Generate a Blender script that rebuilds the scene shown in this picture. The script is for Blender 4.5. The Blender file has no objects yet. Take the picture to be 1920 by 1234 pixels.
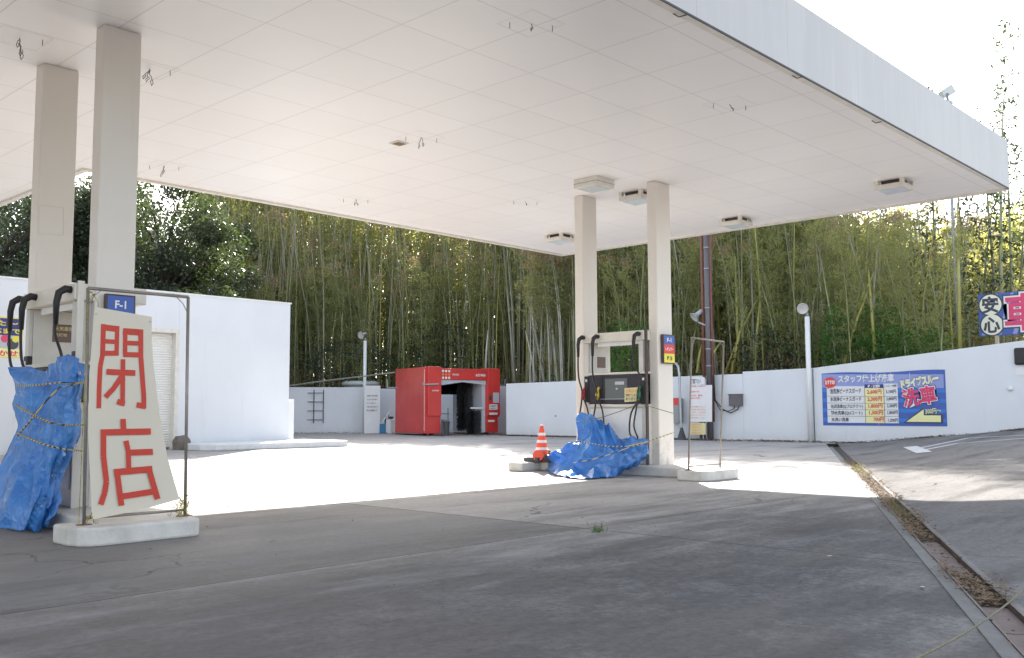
import bpy, bmesh, math, random
import numpy as np
from mathutils import Vector, Matrix

random.seed(7); RNG = np.random.default_rng(7)
S = bpy.context.scene
COL = S.collection
R = math.radians

# ------------------------------------------------------------------ camera
CAM = Vector((0, 0, 1.0))
YAW, PITCH, ROLL, FPX = R(43.127), R(4.8557), R(-.2196), 1790.6
cw = Vector((math.cos(PITCH) * math.cos(YAW), math.cos(PITCH) * math.sin(YAW), math.sin(PITCH)))
cr = cw.cross(Vector((0, 0, 1))).normalized(); cu = cr.cross(cw)
cr, cu = cr * math.cos(ROLL) + cu * math.sin(ROLL), cu * math.cos(ROLL) - cr * math.sin(ROLL)
cam_d = bpy.data.cameras.new("camera"); cam = bpy.data.objects.new("camera", cam_d); COL.objects.link(cam)
cam.matrix_world = Matrix.Translation(CAM) @ Matrix((cr, cu, -cw)).transposed().to_4x4()
cam_d.sensor_width = 36; cam_d.lens = FPX / 1920 * 36; cam_d.clip_end = 2000; cam_d.clip_start = 0.05
S.camera = cam

def ray(x, y): return cw * FPX + cr * (x - 960) - cu * (y - 617)
def onz(x, y, z=0.0): d = ray(x, y); return CAM + d * ((z - 1.0) / d.z)
def onx(x, y, X): d = ray(x, y); return CAM + d * (X / d.x)
def ony(x, y, Y): d = ray(x, y); return CAM + d * (Y / d.y)

# ------------------------------------------------------------------ world, sun, exposure
SUN = Vector((6.4, 5.85, 4.65)).normalized()
w = bpy.data.worlds.new("World"); S.world = w; w.use_nodes = True
nt = w.node_tree; bg = nt.nodes["Background"]
sky = nt.nodes.new("ShaderNodeTexSky"); sky.sky_type = 'NISHITA'; sky.sun_disc = False
sky.sun_elevation = math.asin(SUN.z); sky.sun_rotation = math.pi / 2 - math.atan2(SUN.y, SUN.x)
sky.dust_density = 2.0; sky.air_density = 1.0; sky.ozone_density = 1.0
hs_ = nt.nodes.new('ShaderNodeHueSaturation'); hs_.inputs['Saturation'].default_value = .52; nt.links.new(sky.outputs[0], hs_.inputs['Color']); nt.links.new(hs_.outputs[0], bg.inputs[0]); bg.inputs[1].default_value = 0.12
sd = bpy.data.lights.new("sun", 'SUN'); sd.energy = 5.0; sd.angle = R(0.53); sd.color = (1, .945, .875)
so = bpy.data.objects.new("sun", sd); COL.objects.link(so)
so.rotation_euler = SUN.to_track_quat('Z', 'Y').to_euler(); so.location = (0, 0, 30)
vs = S.view_settings; vs.view_transform = 'Standard'; vs.look = 'None'; vs.gamma = 1; vs.exposure = 2.06
S.cycles.max_bounces = 10; S.cycles.diffuse_bounces = 6; S.cycles.transparent_max_bounces = 8
S.cycles.sample_clamp_indirect = 6
S.cycles.use_denoising = True

# ------------------------------------------------------------------ materials
def mat(name, col, rough=.6, metal=0.0, var=.0, vscale=3.0, bump=.0, bscale=30.0, spec=.5, col2=None, stretch=(1, 1, 1),
        trans=None, rand=0.0, coat=0.0):
    m = bpy.data.materials.new(name); m.use_nodes = True
    n = m.node_tree.nodes; l = m.node_tree.links; b = n["Principled BSDF"]
    b.inputs["Roughness"].default_value = rough; b.inputs["Metallic"].default_value = metal
    b.inputs["Specular IOR Level"].default_value = spec
    if coat: b.inputs["Coat Weight"].default_value = coat; b.inputs["Coat Roughness"].default_value = .15
    c = tuple(col) + (1,)
    b.inputs["Base Color"].default_value = c
    out = None
    tc = n.new("ShaderNodeTexCoord"); mp = n.new("ShaderNodeMapping"); mp.inputs["Scale"].default_value = stretch
    l.new(tc.outputs["Object"], mp.inputs[0])
    if var > 0 or col2:
        t = n.new("ShaderNodeTexNoise"); t.inputs["Scale"].default_value = vscale; t.inputs["Detail"].default_value = 8
        t.inputs["Roughness"].default_value = .62; l.new(mp.outputs[0], t.inputs[0])
        r = n.new("ShaderNodeValToRGB"); r.color_ramp.elements[0].position = .3; r.color_ramp.elements[1].position = .72
        c2 = tuple(col2) + (1,) if col2 else tuple(x * (1 - var) for x in col) + (1,)
        r.color_ramp.elements[0].color = c2; r.color_ramp.elements[1].color = c
        l.new(t.outputs[0], r.inputs[0]); out = r.outputs[0]
    if rand > 0:
        oi = n.new("ShaderNodeObjectInfo"); h = n.new("ShaderNodeHueSaturation")
        mr = n.new("ShaderNodeMapRange"); mr.inputs[3].default_value = 1 - rand; mr.inputs[4].default_value = 1 + rand
        l.new(oi.outputs["Random"], mr.inputs[0]); l.new(mr.outputs[0], h.inputs["Value"])
        if out: l.new(out, h.inputs["Color"])
        else: h.inputs["Color"].default_value = c
        out = h.outputs[0]
    if out: l.new(out, b.inputs["Base Color"])
    if bump > 0:
        t2 = n.new("ShaderNodeTexNoise"); t2.inputs["Scale"].default_value = bscale; t2.inputs["Detail"].default_value = 6
        l.new(tc.outputs["Object"], t2.inputs[0])
        bp = n.new("ShaderNodeBump"); bp.inputs["Strength"].default_value = bump; bp.inputs["Distance"].default_value = .02
        l.new(t2.outputs[0], bp.inputs["Height"]); l.new(bp.outputs[0], b.inputs["Normal"])
    if trans:
        tr = n.new("ShaderNodeBsdfTranslucent"); tr.inputs[0].default_value = tuple(trans) + (1,)
        mx = n.new("ShaderNodeMixShader"); mx.inputs[0].default_value = .5
        l.new(b.outputs[0], mx.inputs[1]); l.new(tr.outputs[0], mx.inputs[2])
        l.new(mx.outputs[0], n["Material Output"].inputs[0])
    return m

def N(m): return m.node_tree.nodes, m.node_tree.links, m.node_tree.nodes["Principled BSDF"]

def math_(n, l, op, a, b=None, c=None):
    k = n.new("ShaderNodeMath"); k.operation = op
    for i, v in enumerate((a, b, c)):
        if v is None: continue
        if hasattr(v, "links"): l.new(v, k.inputs[i])
        else: k.inputs[i].default_value = v
    return k.outputs[0]

def line_mask(n, l, coord, period, offset, half, wob=None):
    a = math_(n, l, 'SUBTRACT', coord, offset)
    if wob is not None: a = math_(n, l, 'ADD', a, wob)
    a = math_(n, l, 'DIVIDE', a, period); a = math_(n, l, 'ADD', a, .5); a = math_(n, l, 'FRACT', a)
    a = math_(n, l, 'SUBTRACT', a, .5); a = math_(n, l, 'ABSOLUTE', a)
    return math_(n, l, 'LESS_THAN', a, half / period)

def mixc(n, l, f, a, b, mode='MIX'):
    k = n.new("ShaderNodeMix"); k.data_type = 'RGBA'; k.blend_type = mode
    for s, v in ((0, f), (6, a), (7, b)):
        if hasattr(v, "links"): l.new(v, k.inputs[s])
        else: k.inputs[s].default_value = v if not isinstance(v, tuple) else v + (1,)
    return k.outputs[2]

def noise(n, l, vec, scale, detail=6, rough=.6, lo=.35, hi=.65):
    t = n.new("ShaderNodeTexNoise"); t.inputs["Scale"].default_value = scale; t.inputs["Detail"].default_value = detail
    t.inputs["Roughness"].default_value = rough; l.new(vec, t.inputs[0])
    r = n.new("ShaderNodeMapRange"); r.inputs[1].default_value = lo; r.inputs[2].default_value = hi; l.new(t.outputs[0], r.inputs[0])
    return r.outputs[0]

def ground_mat(name, base, dark, light, joints, coarse):
    m = mat(name, base, rough=.85, spec=.35 if joints else 0); n, l, b = N(m)
    tc = n.new("ShaderNodeTexCoord"); v = tc.outputs["Object"]
    sp = n.new("ShaderNodeSeparateXYZ"); l.new(v, sp.inputs[0])
    big = noise(n, l, v, .35, 4, .55, .38, .64)
    mp = n.new("ShaderNodeMapping"); mp.inputs["Rotation"].default_value = (0, 0, R(-24)); mp.inputs["Scale"].default_value = (.35, 1.6, 1); l.new(v, mp.inputs[0])
    streak = noise(n, l, mp.outputs[0], 1.6, 8, .65, .40, .66)
    fine = noise(n, l, v, 24, 5, .8, .38, .62)
    med = noise(n, l, v, 9, 8, .72, .35, .68)
    c = mixc(n, l, big, base, dark)
    f = math_(n, l, 'MULTIPLY', streak, .55); c = mixc(n, l, f, c, light)
    med2 = noise(n, l, v, 11, 7, .8, .40, .60); mott = noise(n, l, v, 1.5, 10, .74, .50, .63); mott = math_(n, l, 'MULTIPLY', mott, math_(n, l, 'ADD', math_(n, l, 'MULTIPLY', fine, .7), .35))
    f = math_(n, l, 'MULTIPLY', med, .5); c = mixc(n, l, f, c, dark)
    f = math_(n, l, 'MULTIPLY', mott, .35); c = mixc(n, l, f, c, light); f = math_(n, l, 'MULTIPLY', med2, .35); c = mixc(n, l, f, c, light)
    f = math_(n, l, 'MULTIPLY', fine, coarse); c = mixc(n, l, f, c, light)
    sc = noise(n, l, v, 4.5, 10, .8, .62, .70)
    f = math_(n, l, 'MULTIPLY', sc, .35); c = mixc(n, l, f, c, tuple(min(1, x * 1.7) for x in light))
    vc = n.new("ShaderNodeTexVoronoi"); vc.feature = 'DISTANCE_TO_EDGE'; vc.inputs["Scale"].default_value = .42
    wv3 = n.new("ShaderNodeTexNoise"); wv3.inputs["Scale"].default_value = 1.6; wv3.inputs["Detail"].default_value = 6; l.new(v, wv3.inputs[0])
    va = n.new("ShaderNodeVectorMath"); va.operation = 'MULTIPLY_ADD'; l.new(wv3.outputs[1], va.inputs[0]); va.inputs[1].default_value = (.9, .9, 0); l.new(v, va.inputs[2]); l.new(va.outputs[0], vc.inputs[0])
    ck = math_(n, l, 'LESS_THAN', vc.outputs[0], .0035); ckm = noise(n, l, v, .5, 3, .5, .52, .60)
    c = mixc(n, l, math_(n, l, 'MULTIPLY', math_(n, l, 'MULTIPLY', ck, ckm), .6), c, (.04, .038, .036))
    # oil and tyre stains; the diagonal streaks also paint in streaky shadows
    st = noise(n, l, mp.outputs[0], .75, 7, .7, .50, .66)
    f = math_(n, l, 'MULTIPLY', st, .5); c = mixc(n, l, f, c, tuple(x * .42 for x in dark))
    if joints:
        wob = noise(n, l, v, 1.2, 4, .6, 0, 1); wob = math_(n, l, 'MULTIPLY', wob, .03)
        a1 = line_mask(n, l, sp.outputs[0], 6.15, 6.42, .011, wob); a2 = line_mask(n, l, sp.outputs[1], 6.1, 5.17, .009, wob)
        a = math_(n, l, 'MAXIMUM', a1, a2)
        # slab tint: one slab poured darker
        q = math_(n, l, 'LESS_THAN', sp.outputs[0], 6.42); q2 = math_(n, l, 'GREATER_THAN', sp.outputs[1], 5.17)
        q = math_(n, l, 'MULTIPLY', q, q2); q = math_(n, l, 'MULTIPLY', q, .55); c = mixc(n, l, q, c, tuple(x * .62 for x in dark))
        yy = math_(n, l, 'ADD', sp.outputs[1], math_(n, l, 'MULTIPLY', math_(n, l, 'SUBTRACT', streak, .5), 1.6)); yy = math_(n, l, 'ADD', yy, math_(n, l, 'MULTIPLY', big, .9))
        mr3 = n.new("ShaderNodeMapRange"); mr3.interpolation_type = 'SMOOTHSTEP'; mr3.inputs[1].default_value = 6.9; mr3.inputs[2].default_value = 3.6; l.new(yy, mr3.inputs[0]); q3 = math_(n, l, 'MULTIPLY', mr3.outputs[0], .84)  # near concrete painted darker and bluer, imitating weaker bounced light there
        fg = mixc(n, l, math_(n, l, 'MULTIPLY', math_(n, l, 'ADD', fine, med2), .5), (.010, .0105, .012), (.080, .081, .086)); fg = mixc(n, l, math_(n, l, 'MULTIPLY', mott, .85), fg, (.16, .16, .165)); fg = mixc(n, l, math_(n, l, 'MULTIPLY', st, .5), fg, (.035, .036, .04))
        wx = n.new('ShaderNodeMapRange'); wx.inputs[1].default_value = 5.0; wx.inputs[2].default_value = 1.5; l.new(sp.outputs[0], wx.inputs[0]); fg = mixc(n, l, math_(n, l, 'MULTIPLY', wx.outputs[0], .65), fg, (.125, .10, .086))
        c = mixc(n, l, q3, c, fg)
        c = mixc(n, l, math_(n, l, 'MULTIPLY', a, .85), c, (.03, .028, .026))
    l.new(c, b.inputs["Base Color"])
    bp = n.new("ShaderNodeBump"); bp.inputs["Strength"].default_value = .35; bp.inputs["Distance"].default_value = .01
    hsum = math_(n, l, 'ADD', fine, math_(n, l, 'MULTIPLY', med, 1.5)); l.new(hsum, bp.inputs["Height"]); l.new(bp.outputs[0], b.inputs["Normal"])
    rr = n.new("ShaderNodeMapRange"); rr.inputs[3].default_value = .62; rr.inputs[4].default_value = .95; l.new(streak, rr.inputs[0]); l.new(rr.outputs[0], b.inputs["Roughness"])
    return m

M = {}
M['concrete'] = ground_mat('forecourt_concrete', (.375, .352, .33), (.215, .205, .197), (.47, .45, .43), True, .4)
M['asphalt'] = ground_mat('ramp_asphalt', (.20, .193, .187), (.12, .118, .116), (.29, .28, .27), False, .5)
M['soffit'] = mat('soffit_panels', (.89, .87, .86), rough=.33, var=.04, vscale=.8, spec=.5)
n, l, b = N(M['soffit'])
tc = n.new("ShaderNodeTexCoord"); sp = n.new("ShaderNodeSeparateXYZ"); l.new(tc.outputs["Object"], sp.inputs[0])
a1 = line_mask(n, l, sp.outputs[0], .905, 4.75, .0065); a2 = line_mask(n, l, sp.outputs[1], .9025, 5.88, .0065)
mask = math_(n, l, 'MAXIMUM', a1, a2)
src = b.inputs["Base Color"].links[0].from_socket
# each panel a hair different from its neighbour, with rust blooms
ca = math_(n, l, 'FLOOR', math_(n, l, 'DIVIDE', math_(n, l, 'SUBTRACT', sp.outputs[0], 4.75), .905))
cb = math_(n, l, 'FLOOR', math_(n, l, 'DIVIDE', math_(n, l, 'SUBTRACT', sp.outputs[1], 5.88), .9025))
cc = n.new("ShaderNodeCombineXYZ"); l.new(ca, cc.inputs[0]); l.new(cb, cc.inputs[1])
wn = n.new("ShaderNodeTexWhiteNoise"); l.new(cc.outputs[0], wn.inputs[0])
c = mixc(n, l, math_(n, l, 'MULTIPLY', wn.outputs[0], .12), src, (.72, .69, .65))
rust = noise(n, l, tc.outputs["Object"], 2.2, 9, .75, .70, .80)
c = mixc(n, l, math_(n, l, 'MULTIPLY', rust, .25), c, (.55, .40, .30))
c = mixc(n, l, math_(n, l, 'MULTIPLY', mask, .34), c, (.30, .25, .25)); l.new(c, b.inputs["Base Color"])
bpn = n.new("ShaderNodeBump"); bpn.inputs["Strength"].default_value = .12; bpn.inputs["Distance"].default_value = .02
nz = noise(n, l, tc.outputs["Object"], .9, 2, .5, 0, 1); hh = math_(n, l, 'ADD', nz, math_(n, l, 'MULTIPLY', wn.outputs[0], .4)); l.new(hh, bpn.inputs["Height"]); l.new(bpn.outputs[0], b.inputs["Normal"])
M['fascia'] = mat('fascia_paint', (.53, .515, .50), rough=.5, var=.1, vscale=1.3, stretch=(1.5, 1.5, .35))
n, l, b = N(M['fascia']); tc = n.new("ShaderNodeTexCoord"); sp = n.new("ShaderNodeSeparateXYZ"); l.new(tc.outputs["Object"], sp.inputs[0])
a1 = line_mask(n, l, sp.outputs[0], 1.81, 4.75, .006); src = b.inputs["Base Color"].links[0].from_socket
c = mixc(n, l, math_(n, l, 'MULTIPLY', a1, .6), src, (.33, .34, .36))
mp = n.new("ShaderNodeMapping"); mp.inputs["Scale"].default_value = (6, 6, .5); l.new(tc.outputs["Object"], mp.inputs[0])
stn = noise(n, l, mp.outputs[0], 1.5, 8, .7, .55, .75); c = mixc(n, l, math_(n, l, 'MULTIPLY', stn, .35), c, (.64, .64, .63)); l.new(c, b.inputs["Base Color"])
M['column'] = mat('column_paint', (.73, .68, .62), rough=.42, var=.05, vscale=1.5, bump=.03, bscale=6)
n, l, b = N(M['column']); tc = n.new("ShaderNodeTexCoord"); sp = n.new("ShaderNodeSeparateXYZ"); ge = n.new("ShaderNodeNewGeometry"); l.new(ge.outputs["Position"], sp.inputs[0]); src = b.inputs["Base Color"].links[0].from_socket
low = n.new("ShaderNodeMapRange"); low.inputs[1].default_value = .75; low.inputs[2].default_value = .1; l.new(sp.outputs[2], low.inputs[0])
nz = noise(n, l, tc.outputs["Object"], 9, 9, .75, .50, .62); c = mixc(n, l, math_(n, l, 'MULTIPLY', math_(n, l, 'MULTIPLY', low.outputs[0], nz), .6), src, (.36, .27, .19))
mp = n.new("ShaderNodeMapping"); mp.inputs["Scale"].default_value = (9, 9, .6); l.new(tc.outputs["Object"], mp.inputs[0])
sc_ = noise(n, l, mp.outputs[0], 1.2, 9, .75, .60, .74); c = mixc(n, l, math_(n, l, 'MULTIPLY', sc_, .22), c, (.48, .43, .37)); l.new(c, b.inputs["Base Color"])
M['white_wall'] = mat('white_wall_paint', (.735, .75, .775), rough=.75, var=.07, vscale=.9, bump=.05, bscale=25, stretch=(1, 1, .6))
n, l, b = N(M['white_wall']); tc = n.new("ShaderNodeTexCoord"); src = b.inputs["Base Color"].links[0].from_socket
mp = n.new("ShaderNodeMapping"); mp.inputs["Scale"].default_value = (2.5, 2.5, .25); l.new(tc.outputs["Object"], mp.inputs[0])
sk = noise(n, l, mp.outputs[0], 1.4, 8, .7, .58, .78); c = mixc(n, l, math_(n, l, 'MULTIPLY', sk, .36), src, (.55, .56, .57))
sp = n.new("ShaderNodeSeparateXYZ"); l.new(tc.outputs["Object"], sp.inputs[0])
low = n.new("ShaderNodeMapRange"); low.inputs[1].default_value = .35; low.inputs[2].default_value = 0; l.new(sp.outputs[2], low.inputs[0])
nn_ = noise(n, l, tc.outputs["Object"], 6, 8, .7, .35, .7); c = mixc(n, l, math_(n, l, 'MULTIPLY', math_(n, l, 'MULTIPLY', low.outputs[0], nn_), .4), c, (.40, .38, .34)); l.new(c, b.inputs["Base Color"])
M['kerb'] = mat('kerb_white', (.74, .71, .66), rough=.7, col2=(.50, .475, .43), vscale=3.2, bump=.15, bscale=40)
M['shutter'] = mat('shutter_white', (.78, .77, .74), rough=.45, var=.05, vscale=1)
M['trim'] = mat('trim_cream', (.78, .75, .68), rough=.45, var=.2, vscale=7)
M['cream'] = mat('cream_metal', (.70, .66, .58), rough=.4, var=.12, vscale=3)
M['cab'] = mat('cabinet_cream', (.66, .64, .60), rough=.42, var=.15, vscale=3.5, bump=.03, bscale=12)
M['grime'] = mat('grimy_brown_metal', (.10, .07, .06), rough=.6, var=.5, vscale=8, bump=.1)
M['black'] = mat('black_plastic', (.02, .02, .022), rough=.45, var=.3, vscale=8)
M['rubber'] = mat('black_rubber', (.018, .015, .016), rough=.5)
M['panel'] = mat('dark_display_panel', (.035, .03, .04), rough=.2, spec=.6, var=.3, vscale=3)
M['lcd'] = mat('grey_display', (.13, .14, .14), rough=.2)
M['red'] = mat('red_paint', (.68, .05, .042), rough=.35, var=.25, vscale=1.2, coat=.2)
M['red_plastic'] = mat('red_plastic', (.62, .03, .03), rough=.35)
M['yellow'] = mat('yellow_plastic', (.75, .55, .04), rough=.4)
M['green'] = mat('green_plastic', (.03, .18, .08), rough=.4)
M['darkgrey'] = mat('dark_grey', (.07, .07, .075), rough=.6, var=.3, vscale=5)
M['grey'] = mat('grey_steel', (.33, .34, .35), rough=.45, metal=.3, var=.15, vscale=4)
M['galv'] = mat('galvanised_steel', (.48, .50, .52), rough=.42, metal=.5, var=.15, vscale=6)
M['pipe'] = mat('tarnished_pipe', (.34, .31, .27), rough=.45, metal=.4, var=.35, vscale=9)
M['rust'] = mat('rusty_pipe', (.24, .09, .06), rough=.65, var=.4, vscale=6)
M['polepaint'] = mat('pole_dark_paint', (.15, .13, .14), rough=.5, var=.25, vscale=4)
M['white'] = mat('white_paint', (.80, .80, .79), rough=.45, var=.08, vscale=3)
M['glass'] = mat('lamp_glass', (.55, .60, .60), rough=.12, spec=.6)
M['bulb'] = mat('reflector_glass', (.62, .60, .57), rough=.25, metal=.15)
M['sheet'] = mat('sign_sheet', (.70, .63, .51), rough=.6, var=.06, vscale=2, bump=.03, bscale=4)
M['redletter'] = mat('red_letter_paint', (.60, .055, .03), rough=.6, var=.12, vscale=10)
M['cone'] = mat('cone_orange', (.85, .09, .035), rough=.4)
M['reflect'] = mat('reflective_band', (.75, .76, .78), rough=.3)
M['stone'] = mat('rough_stone', (.20, .17, .15), rough=.9, var=.4, vscale=9, bump=.5, bscale=14)
M['rope'] = mat('tiger_rope', (.60, .50, .12), rough=.8); n, l, b = N(M['rope'])
tc = n.new("ShaderNodeTexCoord"); wv = n.new("ShaderNodeTexWave"); wv.inputs["Scale"].default_value = 9; wv.bands_direction = 'DIAGONAL'; l.new(tc.outputs["Object"], wv.inputs[0])
r_ = n.new("ShaderNodeValToRGB"); r_.color_ramp.elements[0].position = .42; r_.color_ramp.elements[1].position = .5
r_.color_ramp.elements[0].color = (.06, .055, .05, 1); r_.color_ramp.elements[1].color = (.62, .52, .16, 1); l.new(wv.outputs[0], r_.inputs[0]); l.new(r_.outputs[0], b.inputs["Base Color"])
M['rope2'] = mat('faded_rope', (.26, .24, .15), rough=.9, var=.5, vscale=60)
M['tie'] = mat('yellow_tie', (.55, .45, .05), rough=.8, col2=(.08, .06, .03), vscale=25)
M['tarp'] = mat('blue_tarp', (.075, .32, .76), rough=.22, spec=.9, col2=(.035, .20, .60), vscale=4, trans=(.03, .25, .75)); n, l, b = N(M['tarp'])
for k in n:
    if k.type == 'MIX_SHADER': k.inputs[0].default_value = .22
tc = n.new("ShaderNodeTexCoord")
t1 = n.new("ShaderNodeTexNoise"); t1.inputs["Scale"].default_value = 7; t1.inputs["Detail"].default_value = 3; t1.inputs["Distortion"].default_value = .8; l.new(tc.outputs["Object"], t1.inputs[0])
rg_ = math_(n, l, 'ABSOLUTE', math_(n, l, 'SUBTRACT', t1.outputs[0], .5))
t3 = n.new("ShaderNodeTexNoise"); t3.inputs["Scale"].default_value = 19; t3.inputs["Detail"].default_value = 2; l.new(tc.outputs["Object"], t3.inputs[0])
rg2 = math_(n, l, 'ABSOLUTE', math_(n, l, 'SUBTRACT', t3.outputs[0], .5))
hs = math_(n, l, 'ADD', rg_, math_(n, l, 'MULTIPLY', rg2, .35))
bpn = n.new("ShaderNodeBump"); bpn.inputs["Strength"].default_value = .8; bpn.inputs["Distance"].default_value = .05; l.new(hs, bpn.inputs["Height"]); l.new(bpn.outputs[0], b.inputs["Normal"])
M['leaf'] = mat('broadleaf_leaf', (.09, .115, .07), rough=.30, spec=.8, col2=(.02, .032, .022), vscale=2.5, trans=(.06, .085, .02), rand=.25)
M['bleaf'] = mat('bamboo_leaf', (.19, .215, .13), rough=.45, spec=.6, col2=(.045, .06, .035), vscale=2.2, trans=(.62, .60, .15), rand=.3)
M['dryleaf'] = mat('dry_bamboo_leaf', (.34, .27, .18), rough=.8, col2=(.19, .14, .095), vscale=1, trans=(.44, .33, .14), rand=.3)
M['vine'] = mat('vine_leaf', (.06, .16, .03), rough=.5, col2=(.03, .09, .02), vscale=2, trans=(.12, .30, .04))
M['culm'] = mat('bamboo_culm', (.30, .33, .15), rough=.45, col2=(.17, .17, .10), vscale=2.5, stretch=(1, 1, .3), rand=.45)
M['oldculm'] = mat('aged_bamboo_culm', (.44, .43, .36), rough=.6, col2=(.24, .23, .18), vscale=2, rand=.35)
M['bark'] = mat('dark_bark', (.07, .055, .042), rough=.9, var=.5, vscale=6, bump=.4)
M['soil'] = mat('grove_soil', (.07, .055, .035), rough=1, col2=(.03, .035, .018), vscale=.8, bump=.5, bscale=3)
M['litter'] = mat('dead_leaf_litter', (.30, .21, .13), rough=.9, col2=(.12, .08, .05), vscale=14)
M['channel'] = mat('channel_lid', (.21, .165, .15), rough=.85, var=.35, vscale=3, bump=.2)
M['border'] = mat('channel_border_concrete', (.20, .20, .195), rough=.85, var=.3, vscale=5, bump=.2)
M['paintline'] = mat('worn_road_paint', (.62, .63, .64), rough=.7, var=.3, vscale=12)
M['tank'] = mat('pale_tank', (.62, .64, .62), rough=.5, var=.12, vscale=2)
M['roof'] = mat('pale_slate_roof', (.40, .41, .42), rough=.7, var=.1, vscale=2)
M['housewall'] = mat('beige_house_wall', (.60, .57, .52), rough=.8, var=.06, vscale=1)
M['window'] = mat('window_glass', (.08, .10, .12), rough=.08)
for k, c in dict(blue=(.06, .12, .42), blue2=(.04, .20, .62), navy=(.03, .04, .20), signred=(.72, .06, .05), signyellow=(.80, .70, .08),
                 pink=(.72, .06, .16), ink=(.06, .06, .09), paper=(.78, .78, .78), cream2=(.82, .81, .66), lyellow=(.85, .82, .40),
                 orange=(.8, .25, .05), notice=(.72, .64, .34), lilac=(.28, .33, .62), crate=(.03, .22, .42), cyan=(.1, .45, .6), palegrey=(.5, .53, .56),
                 brown=(.16, .10, .08)).items():
    M[k] = mat(k + '_print', c, rough=.5, var=.06, vscale=6)

# ------------------------------------------------------------------ geometry helpers
class MB:
    def __init__(s): s.v = []; s.f = []; s.m = []; s.cur = 0
    def add(s, vs, fs):
        o = len(s.v); s.v += [tuple(p) for p in vs]; s.f += [tuple(i + o for i in f) for f in fs]; s.m += [s.cur] * len(fs); return s
    def box(s, a, b):
        x0, y0, z0 = a; x1, y1, z1 = b
        return s.add([(x0, y0, z0), (x1, y0, z0), (x1, y1, z0), (x0, y1, z0), (x0, y0, z1), (x1, y0, z1), (x1, y1, z1), (x0, y1, z1)],
                     [(0, 3, 2, 1), (4, 5, 6, 7), (0, 1, 5, 4), (1, 2, 6, 5), (2, 3, 7, 6), (3, 0, 4, 7)])
    def tube(s, pts, r, n=8, caps=True):
        pts = [Vector(p) for p in pts]; rs = r if isinstance(r, (list, tuple)) else [r] * len(pts)
        vs = []; fs = []; prev = None
        for i, p in enumerate(pts):
            t = (pts[min(i + 1, len(pts) - 1)] - pts[max(i - 1, 0)]).normalized()
            if prev is None:
                a = t.cross(Vector((0, 0, 1)));
                if a.length < .05: a = t.cross(Vector((1, 0, 0)))
            else: a = prev - t * prev.dot(t)
            a.normalize(); prev = a; b_ = t.cross(a)
            for k in range(n):
                th = 2 * math.pi * k / n; vs.append(p + (a * math.cos(th) + b_ * math.sin(th)) * rs[i])
        for i in range(len(pts) - 1):
            for k in range(n):
                fs.append((i * n + k, i * n + (k + 1) % n, (i + 1) * n + (k + 1) % n, (i + 1) * n + k))
        if caps: fs.append(tuple(range(n - 1, -1, -1))); fs.append(tuple((len(pts) - 1) * n + k for k in range(n)))
        return s.add(vs, fs)
    def prism(s, poly, d):
        d = Vector(d); n = len(poly); a = [Vector(p) for p in poly]; b_ = [p + d for p in a]
        return s.add(a + b_, [tuple(range(n - 1, -1, -1)), tuple(range(n, 2 * n))] + [(i, (i + 1) % n, n + (i + 1) % n, n + i) for i in range(n)])
    def poly(s, pts): return s.add(pts, [tuple(range(len(pts)))])
    def lathe(s, prof, c=(0, 0, 0), axis=(0, 0, 1), n=20):
        ax = Vector(axis).normalized(); a = ax.cross(Vector((0, 1, 0)));
        if a.length < .05: a = ax.cross(Vector((1, 0, 0)))
        a.normalize(); b_ = ax.cross(a); c = Vector(c); vs = []; fs = []
        for r, h in prof:
            for k in range(n):
                th = 2 * math.pi * k / n; vs.append(c + ax * h + (a * math.cos(th) + b_ * math.sin(th)) * r)
        for i in range(len(prof) - 1):
            for k in range(n): fs.append((i * n + k, i * n + (k + 1) % n, (i + 1) * n + (k + 1) % n, (i + 1) * n + k))
        return s.add(vs, fs)
    def build(s, name, mats, parent=None, bevel=0, smooth=False, local=False):
        me = bpy.data.meshes.new(name)
        off = parent.location if (parent is not None and not local) else Vector((0, 0, 0))
        if parent is not None and parent.parent is not None and not local: off = off + parent.parent.location
        me.from_pydata([tuple(Vector(p) - off) for p in s.v], [], s.f)
        for m_ in (mats if isinstance(mats, list) else [mats]): me.materials.append(m_)
        me.polygons.foreach_set('material_index', s.m)
        if smooth: me.polygons.foreach_set('use_smooth', [True] * len(s.f))
        me.update()
        o = bpy.data.objects.new(name, me); COL.objects.link(o)
        if parent is not None: o.parent = parent
        if bevel:
            bv = o.modifiers.new('bevel', 'BEVEL'); bv.width = bevel; bv.segments = 2; bv.limit_method = 'ANGLE'
        return o

def tag(o, label=None, cat=None, group=None, kind=None):
    if label: o['label'] = label
    if cat: o['category'] = cat
    if group: o['group'] = group
    if kind: o['kind'] = kind
    return o
def empty(name, loc, label, cat, group=None, rz=0):
    o = bpy.data.objects.new(name, None); COL.objects.link(o); o.location = loc; o.rotation_euler = (0, 0, rz); o.empty_display_size = .1
    return tag(o, label, cat, group)
def link_copy(o, parent=None):
    c = o.copy(); COL.objects.link(c); c.parent = parent; return c
def copy_tree(o, parent=None):
    c = link_copy(o, parent)
    for ch in [k for k in o.children]: copy_tree(ch, c)
    return c
def quick(name, mb, m, label=None, cat=None, group=None, kind=None, **kw):
    return tag(mb.build(name, m, **kw), label, cat, group, kind)

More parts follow.
